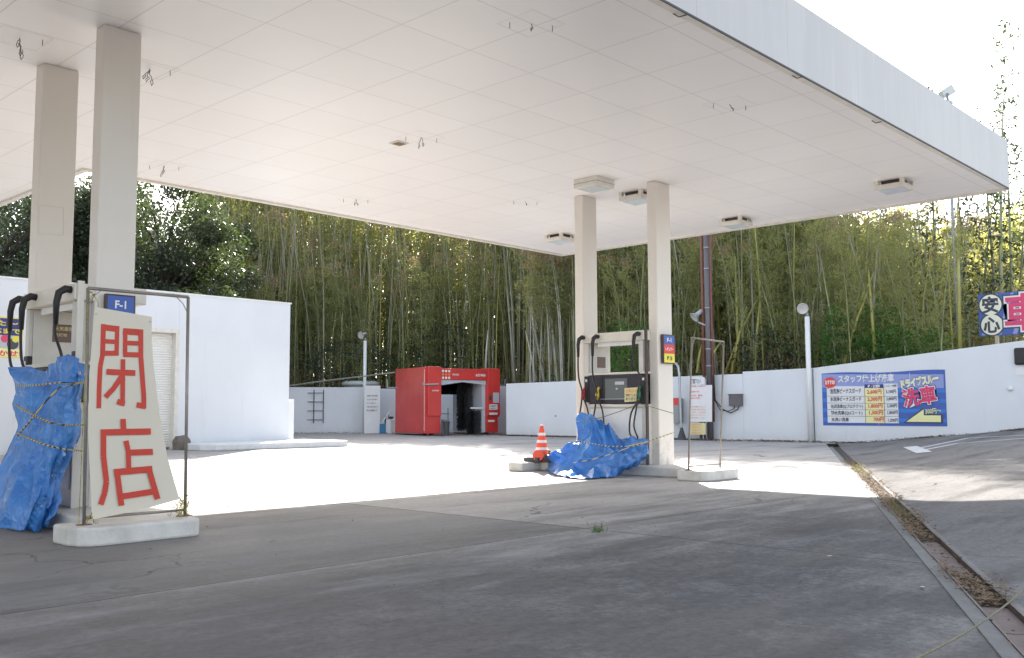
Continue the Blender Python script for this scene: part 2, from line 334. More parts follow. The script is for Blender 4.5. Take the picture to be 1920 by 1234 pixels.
def text_mb(mb, body, org, ux, uy, size, bold=0.0, width=None, shear=0.0):
    """glyph outlines filled and laid on the plane spanned by ux, uy from org (left end of the baseline)"""
    cu_ = bpy.data.curves.new('t', 'FONT'); cu_.body = body; cu_.size = 1; cu_.offset = bold; cu_.resolution_u = 2; cu_.shear = shear
    ob = bpy.data.objects.new('t', cu_); COL.objects.link(ob); bpy.context.view_layer.update()
    me = bpy.data.meshes.new_from_object(ob.evaluated_get(bpy.context.evaluated_depsgraph_get()))
    vs = [v.co.copy() for v in me.vertices]; fs = [tuple(p.vertices) for p in me.polygons]
    bpy.data.objects.remove(ob); bpy.data.curves.remove(cu_); bpy.data.meshes.remove(me)
    if not vs: return mb
    x0 = min(v.x for v in vs); x1 = max(v.x for v in vs)
    sx = size if width is None else width / (x1 - x0)
    org = Vector(org); ux = Vector(ux); uy = Vector(uy)
    return mb.add([org + ux * ((v.x - x0) * sx) + uy * (v.y * size) for v in vs], fs)

# ------------------------------------------------------------------ ground, drain, ramp
DD = Vector((.895, .447, 0)).normalized(); DN = Vector((DD.y, -DD.x, 0)); DO = Vector((10.2, 4.25, 0))
def dp(s, p, z=0.0): v = DO + DD * s + DN * p; return (v.x, v.y, z)
def rampz(p):
    t = max(0.0, min(9.0, p - .55)); return .115 * t * (t / (t + .45)) if t > 0 else 0.0
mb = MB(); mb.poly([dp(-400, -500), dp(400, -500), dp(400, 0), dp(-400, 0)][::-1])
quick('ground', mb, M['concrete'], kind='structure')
mb = MB(); ps = [.30, .55, .8, 1.1, 1.5, 2, 2.5, 3, 4, 5, 6, 7, 8, 9, 9.6, 14, 500]
ss = [-400, -60, -30, -10, -5, 0, 5, 10, 15, 20, 30, 60, 400]
vs_ = [dp(s_, p_, rampz(p_)) for s_ in ss for p_ in ps]; k_ = len(ps)
mb.add(vs_, [(i * k_ + j, (i + 1) * k_ + j, (i + 1) * k_ + j + 1, i * k_ + j + 1)[::-1] for i in range(len(ss) - 1) for j in range(k_ - 1)])
quick('access_ramp', mb, M['asphalt'], kind='structure', smooth=True)
# drain channel: concrete borders, sunken lids, steel rails
dr = empty('drain_channel', (0, 0, 0), None, None); dr['kind'] = 'structure'
def strip(mb, s0, s1, prof, n_=1):
    for i in range(n_):
        a = s0 + (s1 - s0) * i / n_; b_ = s0 + (s1 - s0) * (i + 1) / n_
        for (p0, z0), (p1, z1) in zip(prof, prof[1:]):
            mb.poly([dp(a, p0, z0), dp(a, p1, z1), dp(b_, p1, z1), dp(b_, p0, z0)])
    return mb
SW = 15.62
mb = MB(); strip(mb, -30, SW, [(0, 0), (.0, .006), (.082, .006), (.082, -.07)]); strip(mb, -30, SW, [(.268, -.07), (.268, .005), (.30, .005), (.30, -.01)])
strip(mb, -30, SW, [(.082, -.06), (.268, -.06)]); mb.build('border', M['border'], dr)
mb = MB()
for (a, b_) in ((-4.55, -2.95), (-12, -5.5)):
    x = b_
    while x > a:
        y0 = max(a, x - .62)
        mb.add([dp(y0 + .008, .105, -.058), dp(x - .008, .105, -.058), dp(x - .008, .247, -.058), dp(y0 + .008, .247, -.058),
                dp(y0 + .008, .105, -.022), dp(x - .008, .105, -.022), dp(x - .008, .247, -.022), dp(y0 + .008, .247, -.022)],
               [(0, 3, 2, 1), (4, 5, 6, 7), (0, 1, 5, 4), (1, 2, 6, 5), (2, 3, 7, 6), (3, 0, 4, 7)])
        x -= .62
mb.build('lid', M['channel'], dr)
mb = MB()
for p0 in (.084, .252):
    for a in np.arange(-12, 15.4, 1.0):
        j = random.uniform(-.004, .004); strip(mb, a + .01, a + .985, [(p0 + j, -.05), (p0 + j, .012), (p0 + j + .013, .012), (p0 + j + .013, -.05)])
mb.build('rail', M['grime'], dr)
mb = MB()
for a in np.arange(8.3, 15.6, .05):
    q = [dp(a, .10, 0), dp(a + .018, .10, 0), dp(a + .018, .25, 0), dp(a, .25, 0)]
    mb.prism(q, (0, 0, -.03))
for p0 in (.10, .172, .242): mb.prism([dp(8.3, p0, .003), dp(15.6, p0, .003), dp(15.6, p0 + .008, .003), dp(8.3, p0 + .008, .003)], (0, 0, -.03))
tag(mb.build('grate', M['darkgrey'], dr))

def leaves(C, L, W_, flat=False, droop=0.0):
    n_ = len(C); th = RNG.uniform(0, 2 * np.pi, n_)
    if flat: el = RNG.normal(0, .18, n_)
    else: el = RNG.uniform(-1.2, .7, n_) - droop
    d = np.stack([np.cos(th) * np.cos(el), np.sin(th) * np.cos(el), np.sin(el)], 1)
    q = RNG.normal(size=(n_, 3));
    if flat: q = np.tile([0, 0, 1.], (n_, 1)) + RNG.normal(0, .35, (n_, 3))
    s_ = np.cross(d, q); s_ /= np.linalg.norm(s_, axis=1)[:, None] + 1e-9
    L = (L * RNG.uniform(.6, 1.3, n_))[:, None]; W_ = (W_ * RNG.uniform(.7, 1.3, n_))[:, None]
    V = np.stack([C - d * L / 2, C + s_ * W_ / 2 - d * L * .08, C + d * L / 2, C - s_ * W_ / 2 - d * L * .08], 1).reshape(-1, 3)
    return V
def leaf_obj(name, Vs, mats, parent=None):
    """Vs: list of vertex arrays (4 per leaf), one per material"""
    V = np.concatenate(Vs); n_ = len(V) // 4
    me = bpy.data.meshes.new(name); me.vertices.add(len(V)); me.vertices.foreach_set('co', V.astype(np.float32).ravel())
    me.loops.add(n_ * 4); me.loops.foreach_set('vertex_index', np.arange(n_ * 4, dtype=np.int32))
    me.polygons.add(n_); me.polygons.foreach_set('loop_start', np.arange(0, n_ * 4, 4, dtype=np.int32))
    for m_ in mats: me.materials.append(m_)
    me.polygons.foreach_set('material_index', np.concatenate([np.full(len(v) // 4, i, dtype=np.int32) for i, v in enumerate(Vs)]))
    me.update(calc_edges=True)
    o = bpy.data.objects.new(name, me); COL.objects.link(o)
    if parent is not None: o.parent = parent
    return o

def scatter(P): return np.array(P, float)
pts = []
for a, b_, cnt in ((-3.0, 8.3, 15000), (-5.5, -4.5, 1700), (-4.5, -2.9, 160), (-12, -5.5, 160), (8.3, 15, 120)):
    for _ in range(cnt):
        p_ = random.gauss(.17, .055); s_ = random.uniform(a, b_); p_ += .03 * math.sin(s_ * 3.1)
        pts.append(dp(s_, p_, (-.03 if .09 < p_ < .25 else .014) + random.uniform(0, .05)))
o = leaf_obj('leaf_debris', [leaves(scatter(pts), .036, .009, True)], [M['litter']]); tag(o, 'brown dead leaves and twigs filling the drain channel', 'leaf litter', kind='stuff')
pts = []
for _ in range(300):
    s_ = random.choice([random.gauss(5.5, 1.2), random.gauss(5.5, 1.2), random.gauss(-1, .5)]); pts.append(dp(s_, random.gauss(.17, .06), random.uniform(0, .05)))
o = leaf_obj('drain_weeds', [leaves(scatter(pts), .04, .01)], [mat('olive_weed', (.17, .18, .07), trans=(.2, .22, .06))]); tag(o, 'small green weeds sprouting among leaves in the drain', 'weeds', kind='stuff')
pts = []
for _ in range(5200):
    t = random.random()
    if t < .5: y_ = random.uniform(12.9, 26); x_ = 27.35 - abs(random.gauss(0, .28)) * (1 + .5 * math.sin(y_ * 1.7))
    elif t < .8: u_ = random.random(); x_ = 30.2 - u_ * 9; y_ = 33.4 + u_ * 5.6 - abs(random.gauss(0, .45))
    else: y_ = random.uniform(26, 33); x_ = random.uniform(26, 30.1)
    pts.append((x_, y_, random.uniform(.005, .05)))
for _ in range(800):
    y_ = random.choice([random.gauss(12, .5), random.gauss(9.9, .5), random.gauss(7.4, .3)]); x_ = 27.33 - abs(random.gauss(0, .18))
    v = Vector((x_, y_, 0)) - DO; pts.append((x_, y_, rampz(v.dot(DN)) + random.uniform(.005, .04)))
o = leaf_obj('wall_litter', [leaves(scatter(pts), .09, .035, True)], [M['litter']]); tag(o, 'strip of dead leaves drifted along the foot of the white walls', 'leaf litter', kind='stuff')
pts = []
for _ in range(170):
    q = onz(random.uniform(200, 1900), random.choice([random.uniform(850, 1000), random.uniform(900, 1230)])); v = q - DO
    if v.dot(DN) < -.05: pts.append((q.x, q.y, .008))
o = leaf_obj('fallen_leaves', [leaves(scatter(pts), .032, .012, True)], [M['litter']]); tag(o, 'a few stray dry leaves scattered over the concrete forecourt', 'leaf litter', kind='stuff')

# painted arrow on the ramp
def onramp(x, y):
    d = ray(x, y); t = (0 - 1.0) / d.z; p = CAM + d * t
    for _ in range(25):
        z = rampz((p - DO).dot(DN)); t = (z - 1.0) / d.z; p = p * .5 + (CAM + d * t) * .5
    z = rampz((p - DO).dot(DN)); return Vector((p.x, p.y, z + .006))
def band(mb, pxs, wid):
    P_ = [onramp(*q) for q in pxs]
    for a, b_ in zip(P_, P_[1:]):
        n_ = max(1, int((b_ - a).length / .4)); side = (b_ - a).cross(Vector((0, 0, 1))).normalized() * wid / 2
        for i in range(n_):
            u = a.lerp(b_, i / n_); v = a.lerp(b_, (i + 1) / n_); q = []
            for c_ in (u + side, u - side, v - side, v + side): q.append((c_.x, c_.y, rampz((c_ - DO).dot(DN)) + .006))
            mb.poly(q)
mb = MB(); band(mb, [(1712, 843), (1815, 822), (1925, 816)], .13); band(mb, [(1722, 846), (1795, 832), (1925, 822)], .13); mb.v = [(x, y, z + (0.0 if i < 9999 else 0)) for i, (x, y, z) in enumerate(mb.v)]
quick('road_arrow', mb, M['paintline'], kind='structure')
mb = MB(); band(mb, [(1706, 838), (1733, 849)], .3); mb.v = [(x, y, z + .003) for x, y, z in mb.v]
o = mb.build('arrow_tail', M['paintline']); tag(o, kind='structure')

# ------------------------------------------------------------------ canopy
cz, ct = 4.65, 5.47
can = empty('canopy', (10, 9, 0), 'large white flat service station canopy on four square columns over the pumps', 'canopy')
XA, XB, YA, YB, XC, YC = -9.0, 17.1, 4.65, 14.4, 5.97, 22.6
outline = [(XA, YA), (XB, YA), (XB, YB), (XC, YB), (XC, YC), (XA, YC)]
def inset(d): return [(XA + d, YA + d), (XB - d, YA + d), (XB - d, YB - d), (XC - d, YB - d), (XC - d, YC - d), (XA + d, YC - d)]
mb = MB(); i1 = inset(.09)
mb.poly([(x, y, cz) for x, y in i1[::-1]]); mb.build('soffit', M['soffit'], can)
mb = MB(); mb.poly([(x, y, ct - .02) for x, y in outline]); mb.poly([(x, y, cz + .02) for x, y in outline[::-1]]); mb.build('roof_deck', M['grey'], can)
mb = MB()
for i in range(6):
    (x0, y0), (x1, y1) = outline[i], outline[(i + 1) % 6]; a0, a1 = inset(.05)[i], inset(.05)[(i + 1) % 6]
    mb.poly([(x0, y0, cz - .0), (x1, y1, cz - .0), (x1, y1, ct), (x0, y0, ct)]); mb.poly([(x0, y0, ct), (x1, y1, ct), (*a1, ct), (*a0, ct)]); mb.poly([(*a0, ct), (*a1, ct), (*a1, ct - .03), (*a0, ct - .03)])
mb.build('fascia', M['fascia'], can)
mb = MB()
for i in range(1, 6):
    (x0, y0), (x1, y1) = outline[i], outline[(i + 1) % 6]; a0, a1 = inset(.09)[i], inset(.09)[(i + 1) % 6]
    mb.poly([(x0, y0, cz - .0), (*a0, cz - .0), (*a0, cz - .035), (x0, y0, cz - .035)])
    mb.poly([(x0, y0, cz), (x1, y1, cz), (x1, y1, cz - .035), (x0, y0, cz - .035)]); mb.poly([(x0, y0, cz - .035), (x1, y1, cz - .035), (*a1, cz - .035), (*a0, cz - .035)]); mb.poly([(*a0, cz - .035), (*a1, cz - .035), (*a1, cz + .0), (*a0, cz + .0)])
mb.build('edge_trim', M['trim'], can)
mb = MB(); mb.box((XA, YA - .004, cz - .012), (XB, YA + .012, cz + .006)); mb.build('drip_edge', M['darkgrey'], can); mb = MB(); mb.box((XA, YA + .0125, cz - .004), (XB - .09, YA + .10, cz - .0005)); mb.build('edge_strip', M['trim'], can)
for x0, y0, wx, wy in ((3.75, 8.76, .37, .19), (3.755, 10.22, .37, .21), (12.52, 8.58, .41, .175), (12.52, 10.07, .385, .19)):
    mb = MB(); mb.box((x0, y0, .10), (x0 + wx, y0 + wy, cz)); c = mb.build('column', M['column'], can, bevel=.018)
# thin joint plate outlined on the far left column
c_ = MB(); q = [ony(73, 385, 10.219), ony(119, 389, 10.219), ony(119, 441, 10.219), ony(73, 438, 10.219)]
for a, b_ in zip(q, q[1:] + q[:1]): c_.tube([a, b_], .0025, 4)
c_.build('access_panel', M['cream'], can)

# light boxes under the canopy
def ceiling_light(px, py, label, slots):
    p = onz(px, py, cz - .1); x, y = p.x, p.y
    r_ = empty('ceiling_light', (x, y, cz), label, 'light', 'box lights under the canopy'); h = .23
    mb = MB(); mb.box((x - h, y - h, cz - .145), (x + h, y + h, cz - (.07 if slots else .0))); mb.build('housing', M['trim'], r_, bevel=.006)
    mb = MB(); mb.box((x - h + .035, y - h + .035, cz - .152), (x + h - .035, y + h - .035, cz - .1455)); mb.build('diffuser', M['glass'], r_)
    if slots:
        mb = MB()
        for sx in (-1, 1):
            for sy in (-1, 1):
                cx_, cy_ = x + sx * (h - .03), y + sy * (h - .03); MB().box((cx_ - .03, cy_ - .03, cz - .07), (cx_ + .03, cy_ + .03, cz)).build('bracket', M['trim'], r_)
        mb = MB(); mb.box((x - h + .08, y - h + .08, cz - .07), (x + h - .08, y + h - .08, cz - .001)); mb.build('ballast_box', M['grime'], r_)
    else:
        mb = MB(); mb.box((x - h - .002, y - h - .002, cz - .08), (x + h + .002, y + h + .002, cz - .075)); mb.build('seam', M['grime'], r_)
ceiling_light(1114, 349, 'box light under the canopy above the far right column, closed sides, nearest the pumps', False)
ceiling_light(1196, 373, 'box light under the canopy half hidden behind the near right column', True)
ceiling_light(1380, 420, 'box light under the canopy at its back edge, right of the near right column', True)
ceiling_light(1050, 450, 'box light under the canopy at its far corner, left of the far right column', True)
ceiling_light(1677, 352, 'box light under the canopy furthest right, near the front fascia', True)
# wire bundles where lights were taken down
def wires(px, py, s, label):
    p = onz(px, py, cz); x, y = p.x, p.y
    r_ = empty('hanging_wire', (x, y, cz), label, 'wire', 'loose wires left hanging from the canopy ceiling')
    mb = MB(); random.seed(int(px))
    for k in range(3 if s > .65 else 2 if s > .5 else 1):
        a = random.uniform(0, 6); q = [Vector((x, y, cz))]
        wl = random.uniform(.10, .24) * s; ox, oy = random.gauss(0, .015), random.gauss(0, .015)
        for i in range(1, 7):
            q.append(Vector((x + ox * i / 3 + random.gauss(0, .006), y + oy * i / 3 + random.gauss(0, .006), cz - wl * i / 6)))
        q += [q[-1] + Vector((.012, .008, -.02)), q[-1] + Vector((.03, .01, .01)), q[-2] + Vector((.028, .012, .0)), q[-3] + Vector((.014, .01, 0))]
        mb.tube(q, .0038, 5)
    mb.build('wire', M['rubber'], r_); mb = MB()
    for d_ in (-.17, .17): MB().tube([(x + d_, y - d_ * .7, cz), (x + d_, y - d_ * .7, cz - .06)], .0035, 5).build('hanger_rod', M['darkgrey'], r_)
    mb = MB(); h = .23
    for i_, (a, b_) in enumerate((((-h, -h), (h, -h)), ((h, -h), (h, h)), ((h, h), (-h, h)), ((-h, h), (-h, -h)))): mb.tube([(x + a[0], y + a[1], cz), (x + b_[0], y + b_[1], cz)], .0022, 4)
    mb.build('fixing_plate', M['trim'], r_)
for a in ((37, 72, .8, 'thick knot of black wires hanging from the ceiling left of both left columns'), (281, 130, .7, 'forked black wires hanging from the ceiling just right of the near left column'),
          (308, 311, .6, 'thin looped wire hanging from the ceiling above the dark trees'), (667, 374, .55, 'short kinked wire hanging near the back edge of the canopy'),
          (790, 258, .55, 'wires hanging from the ceiling beside a small brown vent'), (996, 45, .25, 'bare ceiling bolts at the top middle of the canopy'),
          (1368, 196, .25, 'faint ceiling bolts above and right of the near right column'), (985, 378, .3, 'faint ceiling bolts left of the far right column near the light')):
    wires(*a)
random.seed(11)
p = onz(748, 268, cz); mb = MB(); mb.box((p.x - .095, p.y - .095, cz - .014), (p.x + .095, p.y + .095, cz - .0005)); vent = mb.build('ceiling_vent', M['trim']); tag(vent, 'small square rusty brown vent in the canopy ceiling', 'vent')
mb = MB()
for k in range(7): mb.box((p.x - .07, p.y - .068 + k * .02, cz - .019), (p.x + .07, p.y - .056 + k * .02, cz - .0145))
mb.build('slat', mat('rusty_vent', (.30, .20, .12), rough=.8), vent)
# little corner clips on the fascia edge
for (x, y) in ((1276, 25), (1497, 141), (1645, 226)):
    q = onz(x, y, cz); mb = MB(); mb.tube([q + Vector((-.05, .05, -.002)), q + Vector((0, .02, -.03)), q + Vector((.05, -.03, -.01))], .006, 5)
    quick('drip_clip', mb, M['grime'], {1276: 'small bent metal clip on the canopy edge at the top of the photo', 1497: 'small dark clip midway along the canopy edge', 1645: 'tiny clip on the canopy edge nearest the furthest right light'}[x], 'clip', 'clips along the canopy edge')

# ------------------------------------------------------------------ pump islands
def arc(cx, cy, r_, a0, a1, n_=4): return [(cx + r_ * math.cos(R(a0 + (a1 - a0) * i / n_)), cy + r_ * math.sin(R(a0 + (a1 - a0) * i / n_))) for i in range(n_ + 1)]
def island(dx, dy, label, x0, x1, x2):
    r_ = empty('pump_island', (dx, dy, 0), label, 'kerb island', 'raised white pump islands')
    c1 = [(x0, -1.36), (x0 + .03, -1.46), (x0 + .10, -1.53), (x0 + .19, -1.56)] + [(x1 - .03, -1.56), (x1, -1.53), (x1, -1.08), (x0, -1.08)]
    mb = MB(); mb.prism([(dx + x, dy + y, 0) for x, y in c1], (0, 0, .145)); mb.build('end_kerb', M['kerb'], r_, bevel=.02)
    mb = MB(); mb.prism([(dx + x, dy + y, 0) for x, y in [(-.50, -1.078), (x2, -1.078), (x2, 1.898), (-.50, 1.898)]], (0, 0, .14)); mb.build('kerb', M['kerb'], r_, bevel=.02)
    mb = MB(); mb.prism([(dx + x, dy + y, 0) for x, y in [(x0, 1.9), (x1, 1.9), (x1, 2.35), (x0 + .2, 2.35), (x0, 2.2)]], (0, 0, .145)); mb.build('end_kerb', M['kerb'], r_, bevel=.02)
island(3.86, 8.72, 'white pump island under the closed-down sign, left in the photo', -.86, .12, .27)
island(12.50, 8.72, 'white pump island under the traffic cone and right pump', -.94, -.03, .36)

# ------------------------------------------------------------------ fuel dispensers
def dispenser(X, Y, label, dz=0.0, full=True):
    """X = face toward the photographer, Y = end near the front column; 1.28 m wide, portal frame 2.25 m high"""
    r_ = empty('fuel_dispenser', (X, Y, .14), label, 'fuel pump', 'fuel pumps between the canopy columns')
    W_, D_, T_ = 1.24, .58, 2.25 + dz
    mb = MB(); mb.box((X, Y + .02, .14), (X + D_, Y + W_, 1.08)); mb.build('cabinet', M['cab'], r_, bevel=.012)
    mb = MB(); mb.box((X - .012, Y + .10, .30), (X - .001, Y + W_ - .12, 1.02)); mb.build('front_door', M['white'], r_, bevel=.004)
    zt = 1.56 if full else 1.42
    mb = MB(); mb.box((X - .03, Y + .1, 1.09), (X + D_ + .03, Y + W_ - .1, zt)); mb.build('display', M['panel'], r_, bevel=.01)
    d_ = [o for o in r_.children if o.name.startswith('display')][0]
    mb = MB(); mb.box((X - .034, Y + .36, 1.16), (X - .0305, Y + .80, zt - .06)); mb.build('screen', M['lcd'], d_, local=False)
    mb = MB(); mb.cur = 0; mb.box((X - .036, Y + .42, 1.40), (X - .0345, Y + .60, 1.45)); mb.box((X - .036, Y + .55, 1.32), (X - .0345, Y + .585, 1.35)); mb.box((X - .036, Y + .2, 1.17), (X - .0345, Y + .9, 1.176)); mb.build('button', M['palegrey'], d_)
    mb = MB(); mb.box((X - .04, Y + .03, 1.04), (X + D_ + .04, Y + W_ - .0, 1.085)); mb.build('shelf', M['cream'], r_, bevel=.008)
    mb = MB(); mb.box((X - .035, Y + .02, zt + .005), (X + D_ + .035, Y + W_ - .01, zt + .04)); mb.build('ledge', M['cream'], r_, bevel=.006)
    # portal: side panel, post and header
    mb = MB(); mb.box((X + .02, Y + W_ - .10, zt + .04), (X + D_ - .02, Y + W_ - .02, T_ - .16)); mb.box((X - .02, Y + W_ - .085, 1.085), (X + .019, Y + W_ + .0, T_ - .16)); mb.build('side_panel', M['cab'], r_, bevel=.006)
    mb = MB(); mb.box((X + .02, Y + .09, zt + .04), (X + D_ - .02, Y + .13, T_ - .16)); mb.box((X - .02, Y + .05, zt + .04), (X + .019, Y + .14, T_ - .16)); mb.build('side_panel', M['cab'], r_, bevel=.006)
    mb = MB(); mb.box((X - .05, Y + .02, T_ - .155), (X + D_ + .05, Y + W_ + .02, T_)); mb.build('header', M['cream'], r_, bevel=.012)
    mb = MB(); mb.box((X - .03, Y - .004, .14), (X + .03, Y + .018, T_ + .02)); mb.build('corner_post', M['grime'] if full else M['cream'], r_, bevel=.004)
    mb = MB(); mb.box((X + .03, Y + .25, T_ - .22), (X + .05, Y + W_ - .25, T_ - .157)); mb.build('light_strip', M['white'], r_)
    mb = MB(); mb.box((X + .2, Y + W_ - .106, 1.70), (X + .42, Y + W_ - .1005, 1.88)); mb.build('rating_plate', M['brown'], r_)
    # sockets, hoses, nozzles
    cols = [M['red_plastic'], M['yellow'], M['green']]
    for i, (yy, out) in enumerate(((Y + W_ - .02, .16), (Y + W_ - .32, .12), (Y + .10, .18))):
        mb = MB(); z0 = T_ - .06
        mb.tube([(X - .05, yy, z0), (X - .10, yy, z0 + .005), (X - .15, yy + .02, z0 - .03), (X - .165, yy + .03, z0 - .12), (X - .165, yy + .03, z0 - .32)], [.034, .036, .034, .03, .022], 10)
        sk = mb.build('hose_swivel', M['rubber'], r_, smooth=True)
        bot = 1.50 if full else 1.42
        q = [(X - .165, yy + .03, z0 - .30), (X - .165, yy + .035, 1.7), (X - .15, yy + .03 - (.12 if i == 2 else 0), 1.5)]
        if full:
            yn = yy - (.0 if i < 2 else -.0)
            q += [(X - .11, yn, 1.30), (X - .12, yn + .02, 1.05), (X - .16, yn + .05, .75), (X - .2, yn - .05, .55), (X - .17, yn - .18 + (.3 if i == 2 else 0), .62), (X - .13, yn - .14 + (.26 if i == 2 else 0), .95), (X - .08, yn - .02, 1.16)]
        else: q += [(X - .12, yy, 1.38)]
        # smooth the polyline
        V_ = [Vector(a) for a in q]; sm = []
        for k in range(len(V_) - 1):
            p0 = V_[max(k - 1, 0)]; p1 = V_[k]; p2 = V_[k + 1]; p3 = V_[min(k + 2, len(V_) - 1)]
            for t in (0, .25, .5, .75): sm.append(.5 * ((2 * p1) + (-p0 + p2) * t + (2 * p0 - 5 * p1 + 4 * p2 - p3) * t * t + (-p0 + 3 * p1 - 3 * p2 + p3) * t ** 3))
        sm.append(V_[-1]); mb = MB(); mb.tube(sm, .0135, 8); mb.build('hose', M['rubber'], r_, smooth=True)
        if full:
            mb = MB(); yn = yy; zz = 1.22
            mb.tube([(X - .09, yn, zz - .06), (X - .09, yn, zz + .02), (X - .085, yn, zz + .08)], [.02, .034, .026], 10)
            mb.tube([(X - .085, yn, zz + .08), (X - .05, yn, zz + .14), (X - .0, yn, zz + .12)], [.02, .017, .014], 8)
            nz_ = mb.build('nozzle', cols[i], r_, smooth=True)
            mb = MB(); mb.tube([(X - .09, yn - .02, zz - .05), (X - .135, yn - .02, zz), (X - .10, yn - .02, zz + .07)], .006, 6); mb.build('trigger', M['black'], nz_)
    for yy in (Y + W_ - .05, Y + .05):
        mb = MB(); mb.box((X - .032, yy - .045, 1.12), (X + .02, yy + .045, 1.55)); mb.build('nozzle_holder', M['black'], r_, bevel=.008)
        mb = MB(); mb.box((X - .036, yy - .018, 1.46), (X - .0325, yy + .018, 1.50)); mb.build('grade_sticker', M['paper'], r_)
    return r_
dR = dispenser(12.38, 8.70, 'fuel pump on the right island with red, yellow and green nozzles and a yellow notice')
dL = dispenser(3.62, 8.76, 'fuel pump on the left island with its lower half under a blue tarp', dz=-.08, full=False)
# yellow notice on right pump
def on_plane_text(name, parent, mbm, rows): pass
X0 = 12.38 - .038
mb = MB(); mb.prism([onx(1171, 728, X0), onx(1199, 726, X0), onx(1199, 752, X0), onx(1171, 754, X0)], (.0015, 0, 0))
nt_ = mb.build('notice_sheet', M['notice']); tag(nt_, 'small yellow handwritten notice taped to the right pump display', 'notice')
mb = MB(); u_ = Vector((0, -1, 0)); v_ = Vector((0, 0, 1)); p = onx(1173, 736, X0 - .002)
text_mb(mb, 'お知らせ', p, u_, v_, .06, .02, width=.24); mb.build('heading', M['orange'], nt_)
mb = MB(); text_mb(mb, '営業終了しました', onx(1173, 743, X0 - .002), u_, v_, .045, .02, width=.25); text_mb(mb, 'ありがとう', onx(1173, 750.5, X0 - .002), u_, v_, .055, .02, width=.25); mb.build('lettering', M['ink'], nt_)
# small black on yellow plate text inside the left pump
mb = MB(); text_mb(mb, '火気厳禁', (3.62 + .22, 8.76 + 1.24 - .108, 1.82), (1, 0, 0), v_, .045, .01, width=.18); text_mb(mb, '危険物', (3.62 + .22, 8.76 + 1.24 - .108, 1.76), (1, 0, 0), v_, .035, .01, width=.12); mb.build('rating_text', M['notice'], dL)

# F-1 signs on the columns
def lane_sign(x, y, w_, z1, z0, label, cut=False):
    r_ = empty('lane_sign', (x, y, z0), label, 'sign', 'F-1 lane signs on the columns')
    mb = MB(); mb.box((x - .015, y - .05, z0 - .015), (x + w_ + .015, y - .002, z1 + .015)); mb.build('frame', M['grime'], r_, bevel=.004)
    h = (z1 - z0) / 3; yf = y - .052
    for i, k in enumerate(('signyellow', 'signred', 'blue')):
        mb = MB(); mb.box((x, yf, z0 + h * i + .001), (x + w_, yf + .0015, z0 + h * (i + 1) - .001)); mb.build(('yellow_band', 'red_band', 'blue_band')[i], M[k], r_)
    ux = (1, 0, 0); mb = MB(); text_mb(mb, 'F-1', (x + w_ * .28, yf - .0015, z0 + h * 2.3), ux, (0, 0, 1), h * .62, .03, width=w_ * .42); text_mb(mb, 'レギュラー', (x + w_ * .12, yf - .0015, z0 + h * 1.35), ux, (0, 0, 1), h * .42, .03, width=w_ * .75)
    mb.build('white_lettering', M['paper'], r_)
    mb = MB(); text_mb(mb, '軽 油', (x + w_ * .25, yf - .0015, z0 + h * .3), ux, (0, 0, 1), h * .5, .03, width=w_ * .5); mb.build('dark_lettering', M['ink'], r_)
lane_sign(3.83, 8.735, .25, 2.07, 1.58, 'blue, red and yellow F-1 sign on the left column, mostly behind the closed sign')
lane_sign(12.60, 8.57, .29, 2.17, 1.74, 'blue, red and yellow F-1 sign on the right column')

